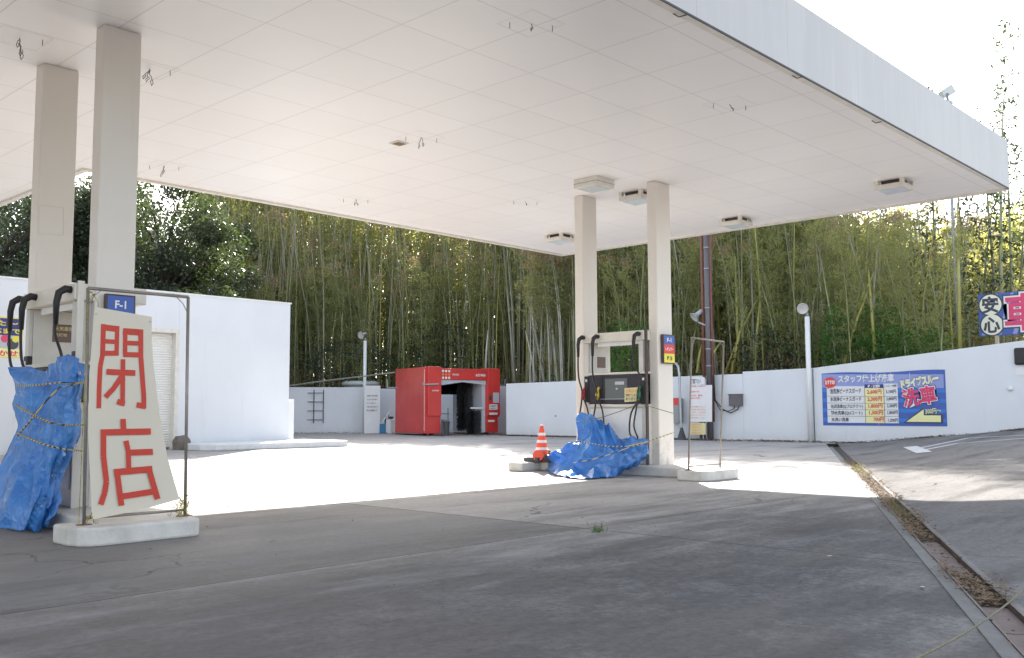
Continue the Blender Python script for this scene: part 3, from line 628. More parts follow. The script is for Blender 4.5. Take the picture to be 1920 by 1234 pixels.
# ------------------------------------------------------------------ tarps
def fbm(p, s, seed):
    from mathutils import noise as mn
    return mn.noise(Vector(p) * s + Vector((seed, seed * 1.7, 0)))
def tarp(name, grid, nd, amp, label, seed, rim=True):
    G = [[Vector(p) for p in row] for row in grid]; nv, nu = len(G), len(G[0]); SU = 16; SV = 16
    def cr4(p0, p1, p2, p3, t): return .5 * ((2 * p1) + (-p0 + p2) * t + (2 * p0 - 5 * p1 + 4 * p2 - p3) * t * t + (-p0 + 3 * p1 - 3 * p2 + p3) * t ** 3)
    def row_at(v):
        i = min(int(v), nv - 2); t = v - i; return [cr4(G[max(i - 1, 0)][j], G[i][j], G[i + 1][j], G[min(i + 2, nv - 1)][j], t) for j in range(nu)]
    nU = (nu - 1) * SU + 1; nV = (nv - 1) * SV + 1; vs = []
    for a in range(nV):
        row = row_at(a / SV)
        for b_ in range(nU):
            u = b_ / SU; j = min(int(u), nu - 2); t = u - j
            vs.append(cr4(row[max(j - 1, 0)], row[j], row[j + 1], row[min(j + 2, nu - 1)], t))
    idx = lambda a, b_: a * nU + b_
    out = []
    for a in range(nV):
        for b_ in range(nU):
            p = vs[idx(a, b_)]; du = vs[idx(a, min(b_ + 1, nU - 1))] - vs[idx(a, max(b_ - 1, 0))]; dv = vs[idx(min(a + 1, nV - 1), b_)] - vs[idx(max(a - 1, 0), b_)]
            nn = du.cross(dv)
            nn = nn.normalized() if nn.length > 1e-6 else Vector(nd)
            if nn.dot(Vector(nd)) < 0: nn = -nn
            e = nd_scale = 1.0
            q = Vector((u_warp := b_ / nU * 7 + .6 * fbm((a / nV * 3, b_ / nU * 3, 0), 1, seed), a / nV * 2.2, 0))
            r1 = 1 - abs(fbm(q, 1.0, seed)) * 3.2; r2 = 1 - abs(fbm((p.x * 2, p.y * 2 + p.z, p.z * 1.4), 1.6, seed + 3)) * 3.0; r3 = 1 - abs(fbm(p, 9, seed + 5)) * 2
            h = amp * (1.1 * r1 + .6 * r2 + .20 * r3 - .85)
            z = p + nn * h; z.z = max(z.z, .012 + .02 * abs(r3)) if z.z < .2 else z.z
            out.append(z)
    fs = [(idx(a, b_), idx(a + 1, b_), idx(a + 1, b_ + 1), idx(a, b_ + 1)) for a in range(nV - 1) for b_ in range(nU - 1)]
    mb = MB(); mb.add(out, fs); o = mb.build(name, M['tarp'], smooth=True)
    sl = o.modifiers.new('s', 'SOLIDIFY'); sl.thickness = .004
    tag(o, label, 'tarp'); return out, nU, nV, o
rows = []
def row(pts, X): return [onx(x, y, X + (o_[0] if o_ else 0)) for x, y, *o_ in pts]
rg = [row([(1081, 776), (1092, 775), (1106, 778), (1120, 783), (1134, 790), (1146, 800), (1156, 822, .1), (1172, 826, .1), (1188, 817), (1208, 822, .1)], 12.15),
      row([(1080, 795), (1093, 793), (1108, 797), (1123, 803), (1138, 810), (1151, 818), (1163, 832), (1180, 832), (1197, 828), (1217, 829)], 12.02),
      row([(1078, 818), (1092, 817), (1108, 820), (1125, 825), (1142, 832), (1156, 838), (1170, 842), (1186, 842), (1202, 838), (1216, 834)], 11.92),
      row([(1072, 828), (1084, 838), (1102, 842), (1122, 845), (1140, 849), (1158, 852), (1174, 853), (1190, 850), (1204, 846), (1215, 840)], 11.78),
      row([(1050, 838), (1068, 853), (1090, 858), (1112, 862), (1134, 865), (1154, 866), (1172, 864), (1188, 859), (1202, 853), (1213, 846)], 11.62),
      row([(1030, 853), (1050, 869), (1076, 875), (1102, 878), (1126, 880), (1148, 879), (1166, 875), (1184, 868), (1199, 860), (1211, 852)], 11.48),
      [onz(x, y, .015) for x, y in ((1015, 872), (1034, 887), (1062, 895), (1092, 898), (1118, 897), (1142, 895))] + [onx(x, y, 11.62) for x, y in ((1164, 889), (1184, 878), (1198, 868), (1210, 858))]]
tarp('tarp', rg, (-1, -.5, .6), .042, 'crumpled blue tarp slumped in a heap against the right pump', 2.3)
lg = [[onx(x, y, X) for x, y, X in r_] for r_ in (
    ((16, 690, 3.34), (45, 682, 3.40), (75, 687, 3.44), (100, 680, 3.44), (126, 667, 3.46), (146, 675, 3.5), (162, 688, 3.62)),
    ((20, 706, 3.36), (48, 712, 3.34), (78, 712, 3.36), (104, 704, 3.38), (128, 697, 3.40), (148, 700, 3.44), (161, 706, 3.58)),
    ((31, 733, 3.42), (55, 735, 3.36), (80, 735, 3.36), (105, 735, 3.36), (126, 735, 3.38), (143, 735, 3.42), (153, 740, 3.56)),
    ((27, 762, 3.40), (50, 764, 3.34), (75, 766, 3.34), (99, 768, 3.34), (120, 770, 3.36), (139, 770, 3.42), (150, 768, 3.56)),
    ((32, 800, 3.38), (54, 800, 3.32), (77, 803, 3.30), (99, 806, 3.30), (119, 810, 3.34), (138, 812, 3.42), (153, 814, 3.56)),
    ((14, 842, 3.32), (40, 845, 3.26), (66, 850, 3.24), (90, 852, 3.26), (112, 850, 3.32), (130, 848, 3.42), (138, 840, 3.56)),
    ((-5, 882, 3.24), (20, 890, 3.18), (48, 896, 3.16), (73, 896, 3.20), (96, 890, 3.28), (114, 880, 3.38), (126, 868, 3.5)),
    ((-18, 938, 3.16), (10, 942, 3.08), (36, 947, 3.06), (60, 948, 3.10), (82, 942, 3.20), (101, 922, 3.32), (116, 900, 3.45)),)]
lg.append([onz(x, y, .015) for x, y in ((-30, 986), (0, 990), (28, 997), (50, 997), (74, 994))] + [onx(x, y, X) for x, y, X in ((94, 975, 3.22), (110, 945, 3.38))])
tarp('tarp', lg, (-1, -.4, .2), .034, 'blue tarp wrapped around the left pump and roped, hanging to the ground', 7.9)
tl_ = [o for o in bpy.data.objects if o.name.startswith('tarp')][-1]
for x, y, X in ((143, 836, 3.36), (121, 852, 3.22), (150, 700, 3.44)):
    MB().lathe([(.006, 0), (.014, .0), (.014, .006), (.006, .006)], onx(x, y, X), (-1, -.3, 0), 12).build('eyelet', M['galv'], tl_)
# ropes over the tarps
def rope(pts, r_, label, m_='rope', n_=1):
    mb = MB(); mb.tube(pts, r_, 6); return quick('rope', mb, M[m_], label, 'rope', smooth=True)
def onxs(L, X): return [onx(x, y, X) for x, y in L]
rope([onx(x, y, X) for x, y, X in ((30, 724, 3.27), (60, 723, 3.22), (90, 720, 3.22), (115, 717, 3.24), (140, 718, 3.30), (162, 718, 3.6))], .007, 'yellow and black rope tied highest around the left tarp')
rope([onx(x, y, X) for x, y, X in ((160, 717, 3.6), (135, 722, 3.3), (112, 726, 3.22), (90, 748, 3.2), (66, 778, 3.18), (45, 803, 3.22), (32, 818, 3.25))], .007, 'yellow and black rope running diagonally across the left tarp')
rope([onx(x, y, X) for x, y, X in ((28, 758, 3.27), (45, 769, 3.2), (70, 782, 3.18), (95, 793, 3.18), (120, 797, 3.24), (158, 797, 3.6))], .007, 'yellow and black rope tied across the middle of the left tarp')
rope([onx(x, y, X) for x, y, X in ((33, 813, 3.2), (55, 822, 3.14), (78, 832, 3.14), (98, 838, 3.16), (125, 843, 3.3), (157, 846, 3.6))], .007, 'yellow and black rope tied lowest around the left tarp')
rope([onx(x, y, X) for x, y, X in ((1080, 792, 12.0), (1100, 787, 11.92), (1125, 784, 12.0), (1160, 772, 12.3), (1200, 757, 12.3), (1262, 775, 12.42)) if 1], .006, 'thin pale rope strung from the right tarp up to the pump and column', 'rope2')
rope([onx(x, y, X) for x, y, X in ((1078, 826, 11.72), (1110, 832, 11.68), (1140, 837, 11.68), (1175, 837, 11.7), (1215, 828, 11.9), (1263, 811, 12.4))], .007, 'yellow and black rope round the top of the right tarp and the column')
rope([onx(x, y, X) for x, y, X in ((1075, 868, 11.2), (1110, 862, 11.3), (1150, 850, 11.4), (1185, 837, 11.5), (1205, 832, 11.7), (1222, 826, 12.2))], .007, 'yellow and black rope slanting across the front of the right tarp')
a = onx(1690, 1249, 2.9); b_ = onx(1940, 1088, 5.2)
mb = MB(); q = []
for i in range(41):
    t = i / 40; v = a.lerp(b_, t); v.z -= .03 * math.sin(math.pi * t); q.append(v)
o = quick('barrier_rope', MB().tube(q, .0042, 6), M['rope2'], 'faded rope stretched across the bottom right corner over the drain', 'rope')

# ------------------------------------------------------------------ sign frames and the closed sign
def frame(P_, base, label):
    tl, tr, br, bl = [Vector(p) for p in P_]
    r_ = empty('sign_frame', base, label, 'metal frame', 'pipe sign frames on the island ends')
    for a, b_ in ((bl, tl), (br, tr)): MB().tube([a, b_], .0135, 8).build('post', M['pipe'], r_, smooth=True)
    MB().tube([tl, tr], .0135, 8).build('top_rail', M['pipe'], r_, smooth=True)
    MB().tube([bl + Vector((0, 0, .05)), br + Vector((0, 0, .05))], .012, 8).build('bottom_rail', M['pipe'], r_, smooth=True)
    d = (tr - tl).normalized(); up = Vector((0, 0, 1))
    mb = MB()
    for c_, s_ in ((tl, 1), (tr, -1)): mb.tube([c_ + d * s_ * .10 - up * .012, c_ + d * s_ * .045 - up * .06, c_ + d * s_ * .01 - up * .12], .004, 5)
    mb.build('corner_brace', M['pipe'], r_)
    mb = MB()
    for c_ in (bl, br): mb.box((c_.x - .05, c_.y - .03, .145), (c_.x + .05, c_.y + .03, .152))
    mb.build('base_plate', M['rust'], r_)
    return r_
YF = 7.38
fl = frame([(3.10, YF, 1.95), (3.93, YF, 1.95), (3.95, YF, .147), (3.13, YF, .147)], (3.5, YF, .145), 'metal pipe frame holding the red closed sign on the left island')
fr = frame([ony(1297, 633, 7.48), ony(1357, 641, 7.48), (*ony(1350, 877, 7.48)[:2], .147), (*ony(1291, 880, 7.48)[:2], .147)], (12.2, 7.48, .145), 'empty metal pipe frame on the right island end')
YS = 7.34
sg = empty('closed_sign', (3.4, YS, .2), 'torn white board with large red hand painted 閉店 letters tied inside the frame', 'sign')
def cs(x, y, dy=0.0): return ony(x / 2.1275, 480 + y / 2.1275, YS - dy)
edge = [(378, 203), (606, 243), (605, 330), (612, 430), (628, 560), (640, 650), (668, 800), (690, 880), (716, 970), (560, 1014), (366, 1052), (360, 900), (352, 700), (356, 480), (370, 300)]
mb = MB(); mb.prism([cs(*p) for p in edge], (0, .004, 0)); mb.build('board', M['sheet'], sg)
mb = MB(); lay = [0.0015]
def stroke(pts, wd):
    for (x0, y0), (x1, y1) in zip(pts, pts[1:]):
        L = math.hypot(x1 - x0, y1 - y0); nx, ny = -(y1 - y0) / L * wd / 2, (x1 - x0) / L * wd / 2; lay[0] += .00025
        mb.poly([cs(x0 + nx, y0 + ny, lay[0]), cs(x1 + nx, y1 + ny, lay[0]), cs(x1 - nx, y1 - ny, lay[0]), cs(x0 - nx, y0 - ny, lay[0])])
for pts_, wd in (([(413, 272), (409, 400)], 20), ([(409, 396), (400, 440), (396, 520), (394, 608)], 19), ([(404, 284), (476, 292)], 24), ([(468, 284), (465, 396)], 17), ([(410, 340), (468, 343)], 18), ([(406, 388), (472, 388)], 20),
                 ([(491, 300), (571, 306)], 25), ([(500, 300), (499, 396)], 17), ([(500, 347), (562, 349)], 18), ([(492, 393), (566, 395)], 20), ([(562, 296), (562, 400), (568, 480), (574, 560), (574, 606)], 19), ([(545, 594), (582, 600)], 22),
                 ([(425, 462), (540, 467)], 23), ([(491, 412), (489, 597)], 18), ([(468, 580), (497, 590)], 22), ([(486, 480), (454, 528), (421, 563)], 20),
                 ([(491, 650), (493, 695)], 22), ([(402, 704), (602, 700)], 25), ([(413, 695), (413, 800), (425, 900), (418, 945), (402, 992)], 22), ([(503, 737), (512, 780), (514, 856)], 20), ([(508, 785), (610, 781)], 24),
                 ([(455, 863), (608, 850)], 26), ([(467, 862), (476, 930), (485, 996)], 23), ([(594, 850), (610, 905), (629, 970)], 23), ([(478, 961), (622, 938)], 24)):
    stroke(pts_, wd)
mb.build('red_lettering', M['redletter'], sg)
mb = MB()
for x, y in ((600, 262), (384, 232), (700, 985)):
    q = cs(x, y, .003); mb.lathe([(.008, 0), (.008, .004), (.003, .004)], q, (0, -1, 0), 10)
mb.build('eyelet', M['galv'], sg)
def knot(px, py, Y_, label, n_=14, s=.035, m_='tie'):
    random.seed(int(px)); c_ = ony(px, py, Y_); mb = MB()
    for k in range(n_):
        q = [c_ + Vector((random.gauss(0, s * .5), random.gauss(0, s * .4), random.gauss(0, s * .8)))]
        for i in range(4): q.append(q[-1] + Vector((random.gauss(0, s * .5), random.gauss(0, s * .4), random.gauss(-s * .1, s * .5))))
        mb.tube(q, .0032, 5)
    for d_ in (-1, 1): mb.tube([c_, c_ + Vector((d_ * .04, 0, -.06)), c_ + Vector((d_ * .055, -.01, min(-.05, .155 - c_.z)))], .003, 5)
    return quick('rope_knot', mb, M[m_], label, 'rope knot', 'knots tying the closed sign')
knot(343, 950, YF - .02, 'yellow and black rope knot tying the closed sign at the right post', 18, .045)
knot(170, 968, YF - .02, 'small rusty and yellow knot at the foot of the left post', 6, .028)
knot(175, 552, YF - .02, 'twisted wire tie at the top left corner of the closed sign frame', 4, .02)
random.seed(21)

# ------------------------------------------------------------------ cone and gear on right island
c0 = Vector((11.98, 10.86, .147)); c0 = Vector((*onz(1016, 856, .147)[:2], .147))
c0 = onx(1016, 854, 12.05); c0.z = .147
cn = empty('traffic_cone', c0, 'orange traffic cone with white bands on the right island', 'cone')
hh = .56
def cprof(z): return .135 - .105 * (z / hh)
prof = [(.148, 0), (.148, .02), (.13, .03)]
mb = MB(); mb.lathe(prof + [(cprof(z_ / 10 * hh), .03 + z_ / 10 * hh) for z_ in range(11)] + [(.0, .03 + hh)], c0, n=24); mb.build('body', M['cone'], cn, smooth=True)
for za in (.16, .28, .40):
    mb = MB(); mb.lathe([(cprof(za + .045) + .003 + .0, .03 + za + .045)] + [(cprof(za) + .003, .03 + za)], c0, n=24); mb.build('reflective_band', M['reflect'], cn, smooth=True)
mb = MB(); mb.lathe([(.028, .03 + hh * .985), (.02, .05 + hh), (0, .055 + hh)], c0, n=16); mb.build('tip', M['white'], cn, smooth=True)
mb = MB(); mb.lathe([(0, 0), (.09, 0), (.09, .03), (.0, .03)], c0 + Vector((-.16, -.06, .1)), (-.8, -.55, .15), 24); quick('red_disc', mb, M['cone'], 'round orange red disc leaning on the foot of the traffic cone', 'disc')
p = onx(1004, 858, 11.95); mb = MB(); mb.box((p.x - .12, p.y - .16, .146), (p.x + .12, p.y + .16, .22)); mb.box((p.x - .09, p.y - .13, .22), (p.x + .09, p.y + .13, .235)); quick('battery_case', mb, M['darkgrey'], 'flat dark grey box lying beside the cone on the island', 'box', bevel=.012)
p = onx(1036, 856, 11.95); mb = MB(); mb.box((p.x - .1, p.y - .12, .146), (p.x + .12, p.y + .1, .27)); quick('equipment_box', mb, M['black'], 'black box between the cone and the blue tarp', 'box', bevel=.015)
mb = MB()
for k in range(4):
    a_ = k * .5; mb.tube([(p.x + .05 * math.cos(t + a_), p.y + .07 * math.sin(t + a_), .29 + .012 * k + .02 * math.sin(2 * t)) for t in np.linspace(0, 5.2, 14)], .009, 6)
quick('cable_coil', mb, M['rubber'], 'coil of black cable on the black box by the cone', 'cable', smooth=True)

# ------------------------------------------------------------------ building at the left
bl = empty('service_building', (8, 24, 0), 'plain white flat roofed service building at the left with a roller shutter', 'building')
XB0, XB1, YBd, HB = -14, 16.03, 24.0, 4.15
S0, S1, SZ = 9.6, 12.55, 3.18
mb = MB(); mb.box((XB0, YBd, 0), (S0, YBd + 9, HB)); mb.box((S1, YBd, 0), (XB1, YBd + 9, HB)); mb.box((S0, YBd + .012, SZ), (S1, YBd + 9, HB)); mb.build('wall', M['white_wall'], bl)
mb = MB(); mb.box((XB0 - .03, YBd - .03, HB), (XB1 + .03, YBd + 9.03, HB + .04)); mb.build('coping', M['white'], bl)
mb = MB(); nz = 46
for k in range(nz):
    z0 = .05 + k * (SZ - .14) / nz; z1 = z0 + (SZ - .14) / nz; zm = (z0 + z1) / 2
    mb.poly([(S0 + .12, YBd + .2, z0), (S1 - .1, YBd + .2, z0), (S1 - .1, YBd + .178, zm), (S0 + .12, YBd + .178, zm)]); mb.poly([(S0 + .12, YBd + .178, zm), (S1 - .1, YBd + .178, zm), (S1 - .1, YBd + .2, z1), (S0 + .12, YBd + .2, z1)])
mb.build('roller_shutter', M['shutter'], bl)
mb = MB(); mb.box((S0 - .0, YBd - .02, 0), (S0 + .12, YBd + .25, SZ)); mb.box((S1 - .1, YBd - .02, 0), (S1 + .01, YBd + .25, SZ)); mb.box((S0, YBd - .025, SZ - .09), (S1 + .01, YBd + .25, SZ + .01)); mb.build('shutter_frame', M['trim'], bl)
mb = MB(); pl = [(12.75, 21.95), (15.95, 21.95), (16.6, 22.2), (16.6, 23.98), (12.3, 23.98), (12.3, 22.4), (12.45, 22.1)]
mb = MB(); q = [onz(625, 838), onz(400, 847), onz(356, 846)]
mb.prism([(12.62, 23.995, 0), (12.3, 22.9, 0), (12.35, 22.4, 0), (12.65, 22.1, 0), (16.2, 21.75, 0), (16.6, 21.9, 0), (16.6, 23.995, 0)], (0, 0, .17)); mb.build('plinth', M['white_wall'], bl, bevel=.03)
mb = MB(); mb.box((XB1 + .002, YBd + .1, .17), (XB1 + .25, YBd + .5, 1.35)); mb.build('side_box', M['white'], bl)
mb = MB(); q = ony(335, 838, 23.7); random.seed(3)
c_ = Vector((12.45, 23.55, .2)); vs_ = []
for i in range(3):
    for k in range(8):
        th = k / 8 * 6.283; rr_ = (.27, .25, .16)[i] * random.uniform(.85, 1.12); vs_.append((c_.x + rr_ * math.cos(th), c_.y + rr_ * .8 * math.sin(th), (0, .22, .36)[i] + random.uniform(-.02, .03) * (i > 0)))
mb.add(vs_, [(i * 8 + k, i * 8 + (k + 1) % 8, (i + 1) * 8 + (k + 1) % 8, (i + 1) * 8 + k) for i in range(2) for k in range(8)] + [tuple(16 + k for k in range(8))])
quick('stone_block', mb, M['stone'], 'rough brown stone block at the foot of the roller shutter', 'stone', bevel=.02)
# poster on the building
pw0, pw1, pz0, pz1 = 6.9, 8.58, 2.27, 3.23; yp = YBd - .006
po = empty('wall_poster', (pw0, yp, pz0), 'yellow, navy and white advertising poster on the left building wall', 'poster')
MB().box((pw0, yp, pz0), (pw1, yp + .005, pz1)).build('sheet', M['signyellow'], po)
def pbox(nm, m_, x0, z0, x1, z1, d_=.002): return MB().box((x0, yp - d_, z0), (x1, yp - d_ + .001, z1)).build(nm, M[m_], po)
pbox('navy_panel', 'navy', pw0 + .02, 2.80, pw1 - .02, 3.20); pbox('photo_panel', 'palegrey', pw0 + .02, 2.50, pw1 - .02, 2.79); pbox('caption_panel', 'lyellow', pw0 + .02, 2.29, pw1 - .02, 2.49)
mb = MB(); mb.lathe([(0, 0), (.13, 0)], (pw1 - .22, yp - .003, 2.60), (0, -1, 0), 20); mb.build('wheel_print', M['ink'], po)
mb = MB(); mb.lathe([(0, 0), (.09, 0)], (8.18, yp - .0035, 2.72), (0, -1, 0), 18); mb.build('pink_bubble', M['pink'], po)
mb = MB(); mb.lathe([(0, 0), (.08, 0)], (8.42, yp - .0035, 2.72), (0, -1, 0), 18); mb.build('yellow_bubble', M['signyellow'], po)
mb = MB(); text_mb(mb, '困った〜!', (7.45, yp - .004, 3.03), (1, 0, 0), v_, .15, .03, width=1.08); text_mb(mb, '車検対応まで', (7.25, yp - .004, 2.85), (1, 0, 0), v_, .14, .03, width=1.28); mb.build('yellow_lettering', M['signyellow'], po)
mb = MB(); text_mb(mb, 'おまかせ!', (7.60, yp - .004, 2.32), (1, 0, 0), v_, .15, .03, width=.95); mb.build('red_lettering', M['signred'], po)

# ------------------------------------------------------------------ boundary walls
XW = 27.4
def wallbox(mb, a, b_, z0a, z1a, z0b, z1b, th=.18):
    a = Vector((*a, 0)); b_ = Vector((*b_, 0)); s_ = Vector(((b_ - a).y, -(b_ - a).x, 0)).normalized() * th
    if s_.dot(a - CAM) < 0: s_ = -s_
    P_ = [(a.x, a.y, z0a), (b_.x, b_.y, z0b), (b_.x + s_.x, b_.y + s_.y, z0b), (a.x + s_.x, a.y + s_.y, z0a), (a.x, a.y, z1a), (b_.x, b_.y, z1b), (b_.x + s_.x, b_.y + s_.y, z1b), (a.x + s_.x, a.y + s_.y, z1a)]
    mb.add(P_, [(0, 3, 2, 1), (4, 5, 6, 7), (0, 1, 5, 4), (1, 2, 6, 5), (2, 3, 7, 6), (3, 0, 4, 7)])
mb = MB(); wallbox(mb, (XW, 26.0), (XW, 15.55), 0, 2.04, 0, 2.13); wallbox(mb, (XW, 15.545), (XW, 13.2), 0, 2.20, 0, 2.24)
quick('boundary_wall', mb, M['white_wall'], 'long white wall between the car wash and the right lamp pole', 'wall', bevel=.01)
mb = MB(); wallbox(mb, (XW, 13.15), (XW, 2.5), -.1, 2.24, -.1, 3.2)
quick('ramp_wall', mb, M['white_wall'], 'white wall with sloping top beside the ramp, carrying the car wash banner', 'wall', bevel=.01)
mb = MB(); wallbox(mb, (30.3, 26.2), (30.3, 33.0), 0, 2.05, 0, 2.05); wallbox(mb, (30.3, 33.05), (27.45, 34.35), 0, 2.0, 0, 2.0); wallbox(mb, (27.4, 34.4), (20.6, 39.6), 0, 2.06, 0, 2.06)
quick('rear_wall', mb, M['white_wall'], 'white wall behind the car wash and left of it up to the building', 'wall', bevel=.01)
# wall fittings
p = onx(1895, 728, XW); mb = MB(); mb.lathe([(0, .0), (.06, .0), (.07, .05), (.05, .09), (0, .1)], (XW, p.y, p.z), (-1, 0, -.3), 16); quick('wall_lamp', mb, M['white'], 'small white round fitting on the ramp wall at the right', 'lamp', smooth=True)
mb = MB(); mb.box((XW - .09, 7.0, 2.13), (XW - .002, 7.52, 2.58)); wb = quick('wall_mirror', mb, M['black'], 'black rounded box on the ramp wall at the right edge of the photo', 'wall box', bevel=.05)
mb = MB(); mb.box((XW - .02, 7.0, 1.86), (XW - .002, 7.50, 2.02)); quick('wall_plate', mb, M['paper'], 'small white plate on the ramp wall under the black box', 'plate')
p = onx(1042, 780, XW); mb = MB(); mb.lathe([(0, 0), (.035, 0), (.035, .02), (0, .02)], (XW, p.y, p.z), (-1, 0, 0), 12); quick('wall_socket', mb, M['grey'], 'tiny grey socket on the long white wall left of the right pump', 'socket')

# banner with car wash prices
bn = empty('price_banner', (XW, 11, .5), 'blue car wash price banner with yellow price column on the ramp wall', 'banner')
TL = Vector((XW - .008, 12.88, 2.06)); BW, BH = 3.58, 1.55; dU = Vector((0, -1, 0)); dV = Vector((0, 0, 1))
def bf(x, y, lay_=1):
    fx = (x - 155) / 1605; fy = (y - (132 - 48 * fx)) / (683 + 45 * fx)
    return TL + dU * (fx * BW) - dV * (fy * BH) + dV * .0 + Vector((-.0022 * lay_, 0, 0))
KH = BH / 700
def bquad(nm, m_, x0, y0, x1, y1, lay_=1): return MB().poly([bf(x0, y0, lay_), bf(x1, y0, lay_), bf(x1, y1, lay_), bf(x0, y1, lay_)]).build(nm, M[m_], bn)
mb = MB(); q = []
for i in range(13):
    fx = i / 12; q.append(TL + dU * (fx * BW) + dV * (.02 * math.sin(fx * 9)))
q += [TL + dU * BW - dV * BH, TL - dV * BH]; mb.prism(q, (.004, 0, 0)); mb.build('sheet', M['blue'], bn)
bquad('top_band', 'lilac', 160, 140, 1740, 320, 1)
for i, y in enumerate((330, 460, 590, 715)): bquad('stripe', 'blue2', 160, y, 1755, y + 48, 1)
bquad('table_panel', 'paper', 222, 298, 1170, 778, 2); bquad('price_column', 'lyellow', 742, 322, 992, 778, 3); bquad('header_cell', 'navy', 742, 272, 988, 320, 3); bquad('header_cell', 'paper', 992, 262, 1168, 318, 3)
mb = MB()
for y in (430, 520, 606, 692): mb.poly([bf(222, y - 2, 4), bf(1170, y - 2 , 4), bf(1170, y + 2, 4), bf(222, y + 2, 4)])
for x in (742, 992): mb.poly([bf(x - 3, 300, 5), bf(x + 3, 300, 5), bf(x + 3, 778, 5), bf(x - 3, 778, 5)])
mb.build('table_lines', M['ink'], bn)
def bt(mb, s_, x, y, hpx, wpx, bold=.015, lay_=6, rot=0.0):
    u = (dU * math.cos(rot) + dV * math.sin(rot)); v = (dV * math.cos(rot) - dU * math.sin(rot))
    text_mb(mb, s_, bf(x, y, lay_), u, v, hpx * KH / .8, bold, width=wpx * BW / 1605)
mb = MB(); bt(mb, 'スタッフ仕上げ洗車', 385, 243, 84, 745, .035); bt(mb, '軽・普通車', 785, 312, 30, 160, .03); bt(mb, 'おすすめ!', 203, 272, 52, 140, .05, 8); mb.build('white_lettering', M['paper'], bn)
mb = MB(); k0 = bf(272, 250, 7)
mb.poly([k0 + dU * (math.cos(t) * 88 * BW / 1605) + dV * (math.sin(t) * 72 * KH) for t in np.linspace(0, 6.283, 28)[:-1]]); mb.poly([bf(225, 295, 6), bf(290, 305, 6), bf(238, 335, 6)]); mb.build('red_bubble', M['signred'], bn)
mb = MB()
for s_, x, y, h, wd in (('泡洗浄ビーナスガード', 268, 392, 58, 425), ('水洗浄ビーナスガード', 268, 494, 52, 425), ('光沢洗車(Qプロテクト)', 272, 584, 44, 440), ('撥水洗車(QUコート)', 272, 670, 46, 430), ('水洗い洗車', 276, 758, 46, 240),
                        ('3,100円', 1020, 386, 44, 130), ('2,800円', 1022, 478, 42, 130), ('2,300円', 1026, 570, 42, 130), ('1,800円', 1030, 658, 42, 130), ('1,200円', 1036, 758, 42, 128), ('ミニバン・大型車', 1003, 304, 26, 155)):
    bt(mb, s_, x, y, h, wd, .02)
mb.build('dark_lettering', M['ink'], bn)
mb = MB()
for s_, x, y, wd in (('2,600円', 772, 394, 190), ('2,300円', 775, 488, 190), ('1,800円', 785, 578, 185), ('1,300円', 792, 665, 180), ('700円', 845, 752, 135)): bt(mb, s_, x, y, 52, wd, .03)
mb.build('red_lettering', M['signred'], bn)
ro = R(15)
for nm, m_, bo, ly in (('outline_dark', 'navy', .14, 6), ('outline_white', 'paper', .095, 7), ('yellow_lettering', 'lyellow', .02, 8)):
    mb = MB(); bt(mb, 'ドライブスルー', 1225 - bo * 60, 318, 92, 465 + bo * 120, bo, ly, R(9)); mb.build(nm, M[m_], bn)
for nm, m_, bo, ly in (('outline_dark', 'navy', .10, 9), ('outline_white', 'paper', .07, 10), ('red_lettering', 'pink', .03, 11)):
    mb = MB(); bt(mb, '洗車', 1245 - bo * 200, 545, 190, 410 + bo * 400, bo, ly, R(7)); mb.build(nm, M[m_], bn)
mb = MB(); mb.poly([bf(x, y, 6) for x, y in ((1225, 772), (1480, 575), (1500, 655), (1715, 655), (1715, 772))]); mb.build('arrow_outline', M['ink'], bn)
mb = MB(); mb.poly([bf(x, y, 7) for x, y in ((1265, 758), (1485, 595), (1485, 672), (1690, 672), (1690, 758))]); mb.build('yellow_arrow', M['lyellow'], bn)
mb = MB(); bt(mb, '300円〜', 1505, 650, 66, 200, .05, 9, R(3)); mb.build('price_outline', M['ink'], bn); mb = MB(); bt(mb, '300円〜', 1507, 651, 64, 196, .02, 10, R(3)); mb.build('price_lettering', M['lyellow'], bn)
mb = MB()
for x in (912, 1330): mb.poly([bf(x - 2, 120, 12), bf(x + 3, 120, 12), bf(x + 5, 300 if x > 1000 else 800, 12), bf(x, 300 if x > 1000 else 800, 12)])
mb.build('fold_line', M['paper'], bn)

# reassurance sign behind the wall
XS = 30.0
s2 = empty('roadside_sign', (XS, 8, 1.4), 'blue board with 安心 in cream circles and a pink 車 behind the ramp wall', 'sign')
mb = MB(); mb.box((XS, 5.6, 3.12), (XS + .05, 9.16, 4.36)); mb.build('board', M['blue'], s2)
mb = MB(); mb.box((XS + .051, 8.66, 1.0), (XS + .12, 8.74, 4.2)); mb.box((XS + .051, 6.2, 1.0), (XS + .12, 6.28, 4.2)); mb.box((XS - .005, 8.66, 1.0), (XS + .05, 8.74, 3.118)); mb.build('post', mat('timber', (.5, .42, .3)), s2)
def disc(nm, m_, y, z, r_, d_): MB().lathe([(0, 0), (r_, 0)], (XS - d_, y, z), (-1, 0, 0), 32).build(nm, M[m_], s2)
mb = MB()
for i in range(9):
    y0 = 9.1 - i * .42; mb.poly([(XS - .001, y0, 3.14), (XS - .001, y0 - .12, 3.14), (XS - .001, y0 - .5, 4.34), (XS - .001, y0 - .42, 4.34)])
mb.build('pale_streaks', M['lilac'], s2)
disc('circle_rim', 'ink', 8.82, 4.03, .345, .002); disc('circle_rim', 'ink', 8.80, 3.44, .345, .003)
disc('cream_circle', 'cream2', 8.82, 4.03, .30, .004); disc('cream_circle', 'cream2', 8.80, 3.44, .30, .0045)
